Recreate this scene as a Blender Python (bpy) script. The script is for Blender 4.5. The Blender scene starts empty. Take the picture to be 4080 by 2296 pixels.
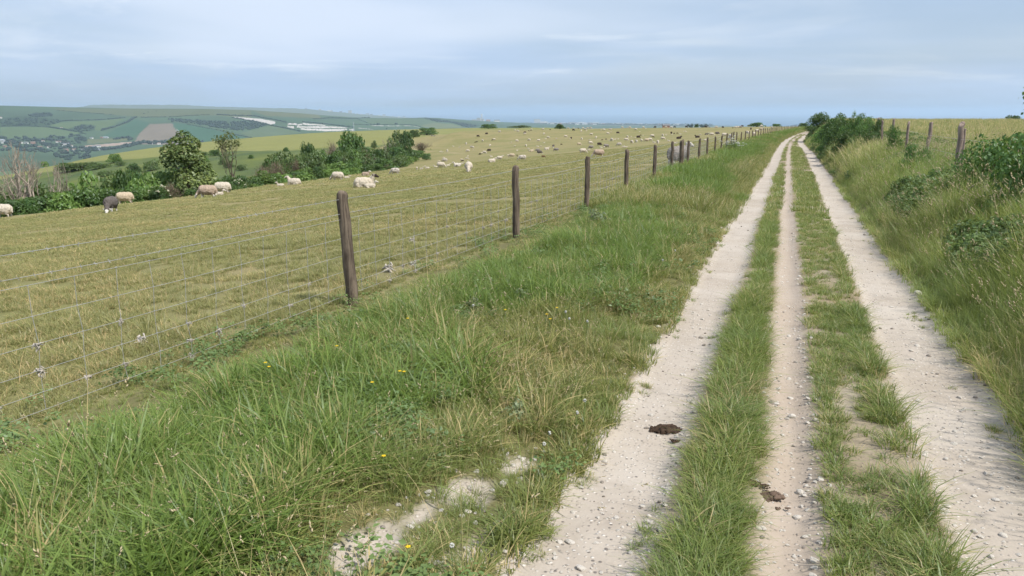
import bpy, math, random
import numpy as np
from mathutils import Vector, Matrix, Euler

# ------------------------------------------------------------------ scene, camera, sky, sun
S = bpy.context.scene
COL = S.collection
R = math.radians
F_PX, PW, PH = 3065.0, 4080, 2296
PITCH, YAW, CH = R(12.9), R(20.2), 1.62
cam_d = bpy.data.cameras.new('camera')
cam_d.sensor_width = 36.0
cam_d.lens = 36.0 * F_PX / PW
cam_d.clip_start, cam_d.clip_end = 0.05, 400000
cam = bpy.data.objects.new('camera', cam_d)
COL.objects.link(cam)
cam.location = (0, 0, CH)
cam.rotation_euler = (R(90) - PITCH, 0, YAW)
S.camera = cam

SUN_EL, SUN_AZ = R(54), R(108)        # azimuth measured from +Y (the track) towards +X (right)
sun_dir = Vector((math.sin(SUN_AZ) * math.cos(SUN_EL), math.cos(SUN_AZ) * math.cos(SUN_EL), math.sin(SUN_EL)))
sl = bpy.data.lights.new('sun', 'SUN')
sl.energy, sl.angle, sl.color = 3.7, R(1.5), (1.0, 0.945, 0.86)
so = bpy.data.objects.new('sun', sl)
COL.objects.link(so)
so.location = (40, 10, 60)
so.rotation_euler = sun_dir.to_track_quat('Z', 'Y').to_euler()

W = bpy.data.worlds.new('World')
S.world = W
W.use_nodes = True
nt = W.node_tree
nt.nodes.clear()
def wn(t, **k):
    n = nt.nodes.new(t)
    for a, b in k.items(): setattr(n, a, b)
    return n
wout = wn('ShaderNodeOutputWorld'); bg = wn('ShaderNodeBackground')
sky = wn('ShaderNodeTexSky', sky_type='NISHITA')
sky.sun_disc = False; sky.sun_elevation = SUN_EL; sky.sun_rotation = SUN_AZ
sky.altitude = 190; sky.air_density = 1.0; sky.dust_density = 1.6; sky.ozone_density = 1.2
SKY_STRENGTH = 0.080
tc = wn('ShaderNodeTexCoord'); sep = wn('ShaderNodeSeparateXYZ')
nt.links.new(tc.outputs['Generated'], sep.inputs[0])
def wmath(op, a, b=None):
    n = wn('ShaderNodeMath', operation=op)
    for i, v in enumerate((a, b)):
        if v is None: continue
        if isinstance(v, (int, float)): n.inputs[i].default_value = v
        else: nt.links.new(v, n.inputs[i])
    return n.outputs[0]
zc = wmath('ADD', wmath('MAXIMUM', sep.outputs[2], 0.0), 0.11)
comb = wn('ShaderNodeCombineXYZ')
nt.links.new(wmath('DIVIDE', sep.outputs[0], zc), comb.inputs[0])
nt.links.new(wmath('DIVIDE', sep.outputs[1], zc), comb.inputs[1])
def wnoise(scale, detail, rough, dist, vec, off=(0, 0, 0), sc=(1, 1, 1)):
    m = wn('ShaderNodeMapping'); m.inputs['Location'].default_value = off; m.inputs['Scale'].default_value = sc
    nt.links.new(vec, m.inputs[0])
    n = wn('ShaderNodeTexNoise'); nt.links.new(m.outputs[0], n.inputs['Vector'])
    n.inputs['Scale'].default_value = scale; n.inputs['Detail'].default_value = detail
    n.inputs['Roughness'].default_value = rough; n.inputs['Distortion'].default_value = dist
    return n.outputs['Fac']
def wrange(v, a, b, c, d):
    n = wn('ShaderNodeMapRange', interpolation_type='SMOOTHSTEP')
    nt.links.new(v, n.inputs[0])
    for i, q in enumerate((a, b, c, d)): n.inputs[i + 1].default_value = q
    return n.outputs[0]
thin = wrange(wnoise(0.20, 5, 0.5, 0.3, comb.outputs[0], (3.1, 1.7, 0), (1, 1.25, 1)), 0.36, 0.60, 0.62, 0.98)      # high veil of thin cloud
wisp = wrange(wnoise(0.50, 10, 0.62, 0.6, comb.outputs[0], (7.3, 2.2, 0), (1, 1.35, 1)), 0.45, 0.64, 0.0, 1.0)  # whiter wisps in it
broad = wrange(wnoise(0.20, 4, 0.55, 0.3, comb.outputs[0], (1.3, 5.2, 0), (1, 1.15, 1)), 0.40, 0.58, 0.05, 1.0)
high = wrange(sep.outputs[2], 0.015, 0.075, 0.12, 1.0)
veil_col = wn('ShaderNodeMix', data_type='RGBA'); veil_col.inputs['A'].default_value = (4.6, 6.0, 8.2, 1); veil_col.inputs['B'].default_value = (9.8, 10.2, 10.9, 1)
soft = wmath('MULTIPLY', broad, 0.40)
nt.links.new(wmath('MULTIPLY', wmath('MAXIMUM', wmath('MULTIPLY', wisp, broad), soft), high), veil_col.inputs['Factor'])
cl = wn('ShaderNodeMix', data_type='RGBA')
nt.links.new(thin, cl.inputs['Factor']); nt.links.new(sky.outputs[0], cl.inputs['A']); nt.links.new(veil_col.outputs['Result'], cl.inputs['B'])
nt.links.new(cl.outputs['Result'], bg.inputs[0]); bg.inputs[1].default_value = SKY_STRENGTH
nt.links.new(bg.outputs[0], wout.inputs[0])

S.view_settings.view_transform = 'Standard'; S.view_settings.look = 'None'
S.view_settings.exposure = 0.47; S.view_settings.gamma = 1.0
S.render.engine = 'CYCLES'
cy = S.cycles
cy.max_bounces = 4; cy.diffuse_bounces = 2; cy.glossy_bounces = 1; cy.transmission_bounces = 3
cy.transparent_max_bounces = 8; cy.volume_bounces = 1
cy.use_adaptive_sampling = True; cy.adaptive_threshold = 0.02
cy.use_denoising = True
try: cy.denoiser = 'OPENIMAGEDENOISE'
except Exception: pass
cy.sample_clamp_indirect = 6.0

# ------------------------------------------------------------------ photograph geometry helpers (design time only)
fwv = np.array([-math.sin(YAW) * math.cos(PITCH), math.cos(YAW) * math.cos(PITCH), -math.sin(PITCH)])
rtv = np.array([math.cos(YAW), math.sin(YAW), 0.0]); upv = np.cross(rtv, fwv)
def ray(px, py):
    d = fwv * F_PX + rtv * (px - PW / 2) - upv * (py - PH / 2)
    return d / np.linalg.norm(d)
def azel(px, py):
    d = ray(px, py)
    return math.degrees(math.atan2(d[0], d[1])), math.degrees(math.asin(d[2]))
def project(P):
    v = np.asarray(P, float) - np.array([0, 0, CH])
    z = v @ fwv
    return PW / 2 + F_PX * (v @ rtv) / z, PH / 2 - F_PX * (v @ upv) / z, z

def pchip(xs, ys, x):
    xs = np.asarray(xs, float); ys = np.asarray(ys, float); x = np.asarray(x, float)
    h = np.diff(xs); dl = np.diff(ys) / h
    m = np.zeros(len(xs)); m[0], m[-1] = dl[0], dl[-1]
    for i in range(1, len(xs) - 1):
        if dl[i-1] * dl[i] > 0:
            w1, w2 = 2*h[i] + h[i-1], h[i] + 2*h[i-1]
            m[i] = (w1 + w2) / (w1 / dl[i-1] + w2 / dl[i])
    xc = np.clip(x, xs[0], xs[-1])
    i = np.clip(np.searchsorted(xs, xc) - 1, 0, len(xs) - 2)
    t = (xc - xs[i]) / h[i]
    t2, t3 = t*t, t*t*t
    return (2*t3 - 3*t2 + 1)*ys[i] + (t3 - 2*t2 + t)*h[i]*m[i] + (-2*t3 + 3*t2)*ys[i+1] + (t3 - t2)*h[i]*m[i+1]
def sstep(a, b, x):
    t = np.clip((np.asarray(x, float) - a) / (b - a), 0, 1)
    return t*t*(3 - 2*t)

# value noise (numpy) used for terrain shape and planting
_rng0 = np.random.default_rng(5)
_LAT = _rng0.random((256, 256))
def vnoise(x, y, scale=1.0, octaves=3):
    x = np.asarray(x, float) / scale; y = np.asarray(y, float) / scale
    out = np.zeros_like(x); amp = 1.0; tot = 0
    for o in range(octaves):
        xi = np.floor(x).astype(np.int64); yi = np.floor(y).astype(np.int64)
        fx, fy = x - xi, y - yi
        fx = fx*fx*(3 - 2*fx); fy = fy*fy*(3 - 2*fy)
        a = _LAT[xi % 256, yi % 256]; b = _LAT[(xi+1) % 256, yi % 256]
        c = _LAT[xi % 256, (yi+1) % 256]; d = _LAT[(xi+1) % 256, (yi+1) % 256]
        out += amp * ((a*(1-fx) + b*fx)*(1-fy) + (c*(1-fx) + d*fx)*fy)
        tot += amp; amp *= 0.5; x = x*2.03 + 17.3; y = y*2.03 + 9.1
    return out / tot

# ------------------------------------------------------------------ the lie of the land
def fence_x(y): return pchip([-60, 24, 35, 62, 88, 120, 150, 213, 300, 500], [-4.05, -4.05, -4.3, -4.9, -5.2, -4.6, -3.4, -0.6, 4, 12], y)
def fence_z(y): return pchip([-60, 0, 6, 24, 62, 88, 144, 213, 300, 420, 600, 900, 2600], [1.1, -.12, -.25, -.48, -1.1, -1.5, -2.05, -2.6, -3.4, -6.5, -15, -40, -168], y)
def track_z(y): return pchip([-60, 0, 10, 20, 35, 60, 88, 144, 213, 300, 420, 600, 900, 2600], [1.9, 0, -.31, -.6, -.93, -1.36, -1.77, -2.25, -2.8, -3.5, -6.6, -15, -40, -168], y)
def right_z(y): return pchip([-60, 0, 6, 19, 31, 60, 150, 200, 300, 420, 600, 900, 2600], [1.0, .36, .25, .12, .07, .06, .1, -.5, -3.2, -6.6, -15, -40, -168], y)
def field_k(y): return pchip([-60, 25, 47, 70, 120, 180, 228, 290, 400, 700, 3000], [.085, .088, .09, .1, .103, .08, .06, .022, .012, .01, .0], y)
def tshift(y): return pchip([-60, 3, 11, 17, 40, 62, 90, 115, 150, 213, 300], [.05, .02, -.11, -.2, -.52, -.82, -1.05, -.75, .4, 3.2, 8.5], y)
def rshift(y): return pchip([-60, 14, 49, 80, 100, 125, 160, 213, 300], [.02, .0, -.17, -.6, -.95, -.6, .7, 3.2, 8.5], y)
def ruts(y):
    s, rr = tshift(y), rshift(y)
    wob = lambda k: (vnoise(np.asarray(y, float), np.asarray(y, float)*0 + k, 2.2, 2) - .5) * .12
    return [(-0.97 + s + wob(3.3), -0.47 + .85*s + wob(8.1)), (-0.05 + s + wob(14.7)*.6, 0.2 + s*.95 + wob(21.2)*.6), (0.71 + rr + wob(31.9), 1.33 + rr + wob(44.4)*1.3)]
CHALK_SPOTS = [(-1.47, 2.34, .11, .20), (-1.30, 2.95, .12, .15), (-1.40, 2.66, .05, .09), (-1.2, 3.35, .07, .12), (-1.08, 2.5, .07, .2)]
def chalk_sd(x, y):
    """signed distance: positive inside the bare chalk wheel tracks"""
    sd = np.full(np.shape(x), -9.0)
    for a, b in ruts(y): sd = np.maximum(sd, np.minimum(x - a, b - x))
    for cx, cy, rx, ry in CHALK_SPOTS:
        d = np.sqrt(((x - cx)/rx)**2 + ((y - cy)/ry)**2)
        sd = np.maximum(sd, (1 - d) * min(rx, ry) * .9)
    return sd

def near_z(x, y):
    x = np.asarray(x, float); y = np.asarray(y, float)
    xf, zf, zt, zr = fence_x(y), fence_z(y), track_z(y), right_z(y)
    L = -0.97 + tshift(y); Rr = 1.33 + rshift(y)
    u = np.maximum(xf - x, 0)
    k = field_k(y)
    zfield = zf - k * u - .02*np.maximum(u-0, 0)*0
    t = np.clip((x - xf) / np.maximum(L - xf, .1), 0, 1)
    hump = .10 * np.sin(np.pi * np.clip(t*1.05, 0, 1)) 
    zverge = zf + (zt - zf) * (t*t*(3-2*t)) + hump
    bw = np.maximum(1.5, (zr - zt) * 1.5)
    zbank = zt + (zr - zt) * sstep(0.05, 1, (x - Rr) / bw)
    z = np.where(x < xf, zfield, np.where(x < L, zverge, np.where(x < Rr, zt, zbank)))
    sd = chalk_sd(x, y)
    z = z - .045 * sstep(-.05, .12, sd)
    z = z + (vnoise(x, y, .9, 2) - .5) * .05 + (vnoise(x+40, y, 7, 3) - .5) * np.minimum(.22, .03 + .002*np.hypot(x, y))
    return z

# where the pasture ends on the left: (photo column, photo row of the edge)
EDGE = [(-1800, 1010), (-900, 960), (-400, 915), (0, 868), (270, 838), (440, 818), (700, 790), (1000, 751), (1200, 724), (1400, 696), (1520, 680), (1600, 668), (1660, 640), (1720, 575), (1780, 532), (1830, 522), (1910, 513), (2000, 511)]
def near_hit(px, py, rmax=900):
    d = ray(px, py); hr = math.hypot(d[0], d[1])
    rs = np.geomspace(1.5, rmax, 900)
    X, Y, Zr = rs*d[0]/hr, rs*d[1]/hr, CH + rs*d[2]/hr
    g = Zr - near_z(X, Y)
    idx = np.where(g < 0)[0]
    if len(idx) == 0: return None
    i = idx[0]
    if i == 0: return rs[0]
    t = g[i-1] / (g[i-1] - g[i])
    return rs[i-1] + t*(rs[i] - rs[i-1])
_ea, _er, _eb, _erb, _ezb, _err, _ezr = [], [], [], [], [], [], []
RIDGE = [(-1800, 830, 330), (-900, 790, 350), (-400, 750, 380), (0, 706, 400), (337, 641, 420), (500, 606, 435), (658, 586, 455), (763, 574, 470), (896, 558, 490), (1010, 550, 520), (1197, 535, 560), (1335, 527, 580), (1450, 520, 600), (1600, 515, 650), (1800, 512, 700), (1910, 509, 720), (2000, 512, 720)]
ZB = [(-1800, -30), (0, -25), (440, -20), (800, -16.5), (1200, -13.5), (1400, -12), (1600, -10.5), (1720, -11), (1780, -11.5), (1910, -9.5), (2000, -8)]
for px, py in EDGE:
    rr_ = near_hit(px, py) or 330.0
    a = azel(px, py)[0]
    _ea.append(a); _er.append(rr_)
    ry = np.interp(px, [q[0] for q in RIDGE], [q[1] for q in RIDGE]); rd = np.interp(px, [q[0] for q in RIDGE], [q[2] for q in RIDGE])
    el = azel(px, ry)[1]
    _err.append(rd); _ezr.append(CH + rd*math.tan(R(el)))
    _ezb.append(np.interp(px, [q[0] for q in ZB], [q[1] for q in ZB]))
_ea += [-5.0, 3.0, 20.0, 75.0]; _er += [330, 320, 260, 260]; _err += [760, 760, 760, 760]
_ezr += [-30, -32, -34, -34]; _ezb += [-9.5, -10, -9, -9]
_ea = np.array(_ea)
AZT = np.linspace(-90, 80, 681)
T_RE = np.interp(AZT, _ea, _er)
T_RE = np.convolve(np.pad(T_RE, 6, mode='edge'), np.ones(13)/13, 'valid')
T_RR = pchip(_ea, _err, AZT); T_ZR = pchip(_ea, _ezr, AZT); T_ZB = pchip(_ea, _ezb, AZT)
LNR = np.linspace(math.log(20), math.log(2700), 420)
TAB = np.zeros((len(AZT), len(LNR)))
for i, a in enumerate(AZT):
    sa, ca = math.sin(R(a)), math.cos(R(a))
    re = min(T_RE[i], T_RR[i]*.6); rr = T_RR[i]
    rb = re + .33*(rr - re)
    r1 = re*1.03 + 1
    pts = [(15, near_z(15*sa, 15*ca)), (re, near_z(re*sa, re*ca)), (r1, near_z(r1*sa, r1*ca) - .25), (rb, T_ZB[i]), (rr, T_ZR[i]), (rr*1.3, T_ZR[i]*1.25 - 22), (2720, -168)]
    TAB[i] = pchip([math.log(p[0]) for p in pts], [float(p[1]) for p in pts], LNR)
_k = np.exp(-.5*(np.arange(-12, 13)/5.0)**2); _k /= _k.sum()
_sm = np.stack([np.convolve(np.pad(TAB[:, j], 12, mode='edge'), _k, 'valid') for j in range(TAB.shape[1])], 1)
_wt = sstep(-33, -31, AZT)[:, None]*(1 - sstep(-17, -15, AZT))[:, None]      # ease the step where the thicket wedges into the pasture
TAB = TAB*(1-_wt) + _sm*_wt
def polar(x, y):
    return np.degrees(np.arctan2(x, y)), np.hypot(x, y)
def bil(tab, ax, bx, a, b):
    ia = np.clip((a - ax[0]) / (ax[1] - ax[0]), 0, len(ax) - 1.001); ib = np.clip((b - bx[0]) / (bx[1] - bx[0]), 0, len(bx) - 1.001)
    i0, j0 = ia.astype(int), ib.astype(int); fa, fb_ = ia - i0, ib - j0
    return (tab[i0, j0]*(1-fa)*(1-fb_) + tab[i0+1, j0]*fa*(1-fb_) + tab[i0, j0+1]*(1-fa)*fb_ + tab[i0+1, j0+1]*fa*fb_)
def edge_r(x, y):
    return np.interp(polar(x, y)[0], AZT, T_RE)
def land_z(x, y):
    x = np.asarray(x, float); y = np.asarray(y, float)
    a, r = polar(x, y)
    zn = near_z(x, y)
    re = np.interp(a, AZT, T_RE)
    zt = bil(TAB, AZT, LNR, a, np.log(np.maximum(r, 20)))
    w = sstep(0, 1, (r - re) / (3 + .02*re))
    lumps = (vnoise(x, y, 38, 3) - .5) * 3.2 * sstep(20, 120, r - re) * (1 - sstep(0.55, .85, r/np.interp(a, AZT, T_RR)))
    z = zn*(1 - w) + (zt + lumps)*w
    back = sstep(85, 110, np.abs(a))
    return z*(1 - back) + zn*back
def LZ(x, y): return float(land_z(np.array([x], float), np.array([y], float))[0])
def hit(px, py, rmax=2600):
    d = ray(px, py); hr = math.hypot(d[0], d[1])
    rs = np.geomspace(1.5, rmax, 1600)
    X, Y, Zr = rs*d[0]/hr, rs*d[1]/hr, CH + rs*d[2]/hr
    g = Zr - land_z(X, Y)
    idx = np.where(g < 0)[0]
    if len(idx) == 0:
        i = int(np.argmin(g)); return X[i], Y[i], float(land_z(X[i:i+1], Y[i:i+1])[0])
    i = max(idx[0], 1)
    t = g[i-1] / (g[i-1] - g[i] + 1e-9)
    r = rs[i-1] + t*(rs[i] - rs[i-1])
    x, y = r*d[0]/hr, r*d[1]/hr
    return x, y, LZ(x, y)

# ------------------------------------------------------------------ mesh + object helpers
def mesh_np(name, V, faces, mats=(), attrs=None, smooth=True, fmat=None):
    """V (n,3); faces: list of int arrays, each (m,k)"""
    me = bpy.data.meshes.new(name)
    V = np.asarray(V, np.float32)
    faces = [np.asarray(f, np.int32) for f in faces if len(f)]
    me.vertices.add(len(V)); me.vertices.foreach_set('co', V.ravel())
    nl = sum(f.size for f in faces); nf = sum(len(f) for f in faces)
    me.loops.add(nl); me.polygons.add(nf)
    me.loops.foreach_set('vertex_index', np.concatenate([f.ravel() for f in faces]))
    tot = np.concatenate([np.full(len(f), f.shape[1], np.int32) for f in faces])
    st = np.concatenate([[0], np.cumsum(tot)[:-1]]).astype(np.int32)
    me.polygons.foreach_set('loop_start', st)
    try: me.polygons.foreach_set('loop_total', tot)
    except Exception: pass
    if fmat is not None: me.polygons.foreach_set('material_index', np.asarray(fmat, np.int32))
    me.polygons.foreach_set('use_smooth', np.full(nf, smooth, bool))
    for m in mats: me.materials.append(m)
    for k, v in (attrs or {}).items():
        v = np.asarray(v, np.float32)
        if v.ndim == 1:
            at = me.attributes.new(k, 'FLOAT', 'POINT'); at.data.foreach_set('value', v)
        else:
            at = me.attributes.new(k, 'FLOAT_COLOR', 'POINT')
            c = np.ones((len(v), 4), np.float32); c[:, :3] = v[:, :3]; at.data.foreach_set('color', c.ravel())
    me.update(calc_edges=True); me.validate(verbose=False)
    return me
def put(name, me, parent=None, loc=None, rotz=0, scale=None, link=True):
    o = bpy.data.objects.new(name, me)
    if link: COL.objects.link(o)
    if parent is not None: o.parent = parent
    if loc is not None: o.location = loc
    o.rotation_euler = (0, 0, rotz)
    if scale is not None: o.scale = scale if hasattr(scale, '__len__') else (scale,)*3
    return o
def tag(o, label=None, cat=None, group=None, kind=None):
    if label: o['label'] = label
    if cat: o['category'] = cat
    if group: o['group'] = group
    if kind: o['kind'] = kind
    return o
def thing(name, loc, label, cat, group=None, rotz=0, scale=None):
    return tag(put(name, None, None, loc, rotz, scale), label, cat, group)

class MB:
    """collects tubes, boxes and lumps into one mesh"""
    def __init__(s): s.V, s.Q, s.T, s.n, s.A = [], [], [], 0, []
    def add(s, V, Q=None, T=None, a=0.0):
        V = np.asarray(V, float)
        if Q is not None and len(Q): s.Q.append(np.asarray(Q) + s.n)
        if T is not None and len(T): s.T.append(np.asarray(T) + s.n)
        s.V.append(V); s.n += len(V); s.A.append(np.full(len(V), a) if np.isscalar(a) else np.asarray(a))
    def tube(s, P, rad, k=6, cap=True, a=0.0):
        P = np.asarray(P, float); n = len(P)
        rad = np.full(n, rad, float) if np.isscalar(rad) else np.asarray(rad, float)
        tg = np.gradient(P, axis=0); tg /= np.linalg.norm(tg, axis=1)[:, None] + 1e-12
        ref = np.array([0, 0, 1.0]) if abs(tg[0, 2]) < .9 else np.array([1.0, 0, 0])
        u = np.cross(tg, ref); u /= np.linalg.norm(u, axis=1)[:, None] + 1e-12
        v = np.cross(tg, u)
        th = np.linspace(0, 2*np.pi, k, endpoint=False)
        V = (P[:, None, :] + rad[:, None, None]*(np.cos(th)[None, :, None]*u[:, None, :] + np.sin(th)[None, :, None]*v[:, None, :])).reshape(-1, 3)
        i = np.arange(n-1)[:, None]*k; j = np.arange(k)[None, :]; j2 = (j+1) % k
        Q = np.stack([i+j, i+j2, i+k+j2, i+k+j], -1).reshape(-1, 4)
        T = []
        if cap:
            V = np.vstack([V, P[0], P[-1]])
            c0, c1 = n*k, n*k+1
            jj = np.arange(k); T = np.vstack([np.stack([np.full(k, c0), (jj+1) % k, jj], -1), np.stack([np.full(k, c1), (n-1)*k+jj, (n-1)*k+(jj+1) % k], -1)])
        s.add(V, Q, T, a)
    def box(s, c, d, rz=0, taper=1.0, a=0.0):
        x, y, z = np.array(d)/2.0
        V = np.array([[-x,-y,-z],[x,-y,-z],[x,y,-z],[-x,y,-z],[-x*taper,-y*taper,z],[x*taper,-y*taper,z],[x*taper,y*taper,z],[-x*taper,y*taper,z]])
        ca, sa = math.cos(rz), math.sin(rz)
        V = V @ np.array([[ca, sa, 0], [-sa, ca, 0], [0, 0, 1]]) + np.array(c)
        s.add(V, [[0,3,2,1],[4,5,6,7],[0,1,5,4],[1,2,6,5],[2,3,7,6],[3,0,4,7]], None, a)
    def mesh(s, name, mats, smooth=True, attr='tint'):
        fs = []
        if s.Q: fs.append(np.vstack(s.Q))
        if s.T: fs.append(np.vstack(s.T))
        return mesh_np(name, np.vstack(s.V), fs, mats, {attr: np.concatenate(s.A)}, smooth)
_ico = {}
def icosphere(sub=1):
    if sub in _ico: return _ico[sub]
    import bmesh
    bm = bmesh.new(); bmesh.ops.create_icosphere(bm, subdivisions=sub, radius=1)
    V = np.array([v.co[:] for v in bm.verts]); Fc = np.array([[v.index for v in f.verts] for f in bm.faces]); bm.free()
    _ico[sub] = (V, Fc); return _ico[sub]

# ------------------------------------------------------------------ materials
def mat(name):
    m = bpy.data.materials.new(name); m.use_nodes = True
    n = m.node_tree; n.nodes.clear()
    return m, n
class NT:
    def __init__(s, tree): s.t = tree
    def n(s, t, ins=None, **k):
        nd = s.t.nodes.new(t)
        for a, b in k.items(): setattr(nd, a, b)
        for a, b in (ins or {}).items(): s.put(nd.inputs[a], b)
        return nd
    def put(s, sock, v):
        if isinstance(v, bpy.types.NodeSocket): s.t.links.new(v, sock)
        elif isinstance(v, (tuple, list)) and len(v) == 3 and sock.type == 'RGBA': sock.default_value = (*v, 1)
        else: sock.default_value = v
    def noise(s, vec, scale, detail=3, rough=.55, dist=0):
        return s.n('ShaderNodeTexNoise', {'Vector': vec, 'Scale': scale, 'Detail': detail, 'Roughness': rough, 'Distortion': dist}).outputs['Fac']
    def rng(s, v, a, b, c=0.0, d=1.0, smooth=True):
        return s.n('ShaderNodeMapRange', {0: v, 1: a, 2: b, 3: c, 4: d}, interpolation_type='SMOOTHSTEP' if smooth else 'LINEAR').outputs[0]
    def mix(s, f, a, b, blend='MIX'):
        nd = s.n('ShaderNodeMix', data_type='RGBA', blend_type=blend)
        s.put(nd.inputs['Factor'], f); s.put(nd.inputs['A'], a); s.put(nd.inputs['B'], b)
        return nd.outputs['Result']
    def math(s, op, a, b=0.0):
        return s.n('ShaderNodeMath', {0: a, 1: b}, operation=op).outputs[0]
    def pos(s): return s.n('ShaderNodeNewGeometry').outputs['Position']
    def attr(s, name, typ='GEOMETRY'): return s.n('ShaderNodeAttribute', attribute_name=name, attribute_type=typ)
    def rnd(s): return s.n('ShaderNodeObjectInfo').outputs['Random']
    def bump(s, h, strength=.3, dist=.02): return s.n('ShaderNodeBump', {'Height': h, 'Strength': strength, 'Distance': dist}).outputs[0]
    def out(s, sh): s.n('ShaderNodeOutputMaterial', {'Surface': sh})
    def principled(s, col, rough=.8, spec=.2, normal=None, **k):
        ins = {'Base Color': col, 'Roughness': rough, 'Specular IOR Level': spec}; ins.update(k)
        nd = s.n('ShaderNodeBsdfPrincipled', ins)
        if normal is not None: s.put(nd.inputs['Normal'], normal)
        return nd.outputs[0]

def leaf_mat(name, c1, c2, c3=None, trans=.3, patch=.5, straw=None, gloss=.03, gain=1.0):
    """foliage: colour varies leaf by leaf ('tint'), plant by plant, and in patches over the ground"""
    m, t = mat(name); q = NT(t)
    c1, c2, c3, straw = [None if c is None else tuple(min(.8, x*gain) for x in c) for c in (c1, c2, c3, straw)]
    tint = q.attr('tint').outputs['Fac']
    rnd = q.rnd()
    col = q.mix(tint, c1, c2)
    pn = q.noise(q.pos(), patch, 3)
    if c3 is not None: col = q.mix(q.rng(pn, .42, .62), col, c3)
    v = q.math('ADD', q.math('MULTIPLY', rnd, .45), .78)
    col = q.mix(1.0, col, q.n('ShaderNodeCombineColor', {0: v, 1: v, 2: v}).outputs[0], 'MULTIPLY')
    if straw is not None:
        ti = q.attr('dry', 'INSTANCER').outputs['Fac']
        k = q.rng(q.math('ADD', ti, q.math('MULTIPLY', q.math('SUBTRACT', tint, .5), .9)), .45, .85)
        col = q.mix(k, col, straw)
    d = q.n('ShaderNodeBsdfDiffuse', {'Color': col, 'Roughness': .6}).outputs[0]
    tr = q.n('ShaderNodeBsdfTranslucent', {'Color': q.mix(.35, col, (.35, .42, .06))}).outputs[0]
    a = q.n('ShaderNodeMixShader', {0: trans, 1: d, 2: tr}).outputs[0]
    g = q.n('ShaderNodeBsdfGlossy', {'Color': (.8, .85, .9), 'Roughness': .45}).outputs[0]
    q.out(q.n('ShaderNodeMixShader', {0: gloss, 1: a, 2: g}).outputs[0])
    return m
def plain_mat(name, col, rough=.8, spec=.2, var=.25, scale=6.0, bump=0.0):
    m, t = mat(name); q = NT(t)
    co = q.n('ShaderNodeTexCoord').outputs['Object']
    n1 = q.noise(co, scale, 4, .6)
    c = q.mix(q.rng(n1, .3, .7), tuple(x*(1-var) for x in col), tuple(min(1, x*(1+var)) for x in col))
    nm = q.bump(n1, bump, .02) if bump else None
    q.out(q.principled(c, rough, spec, nm))
    return m

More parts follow.
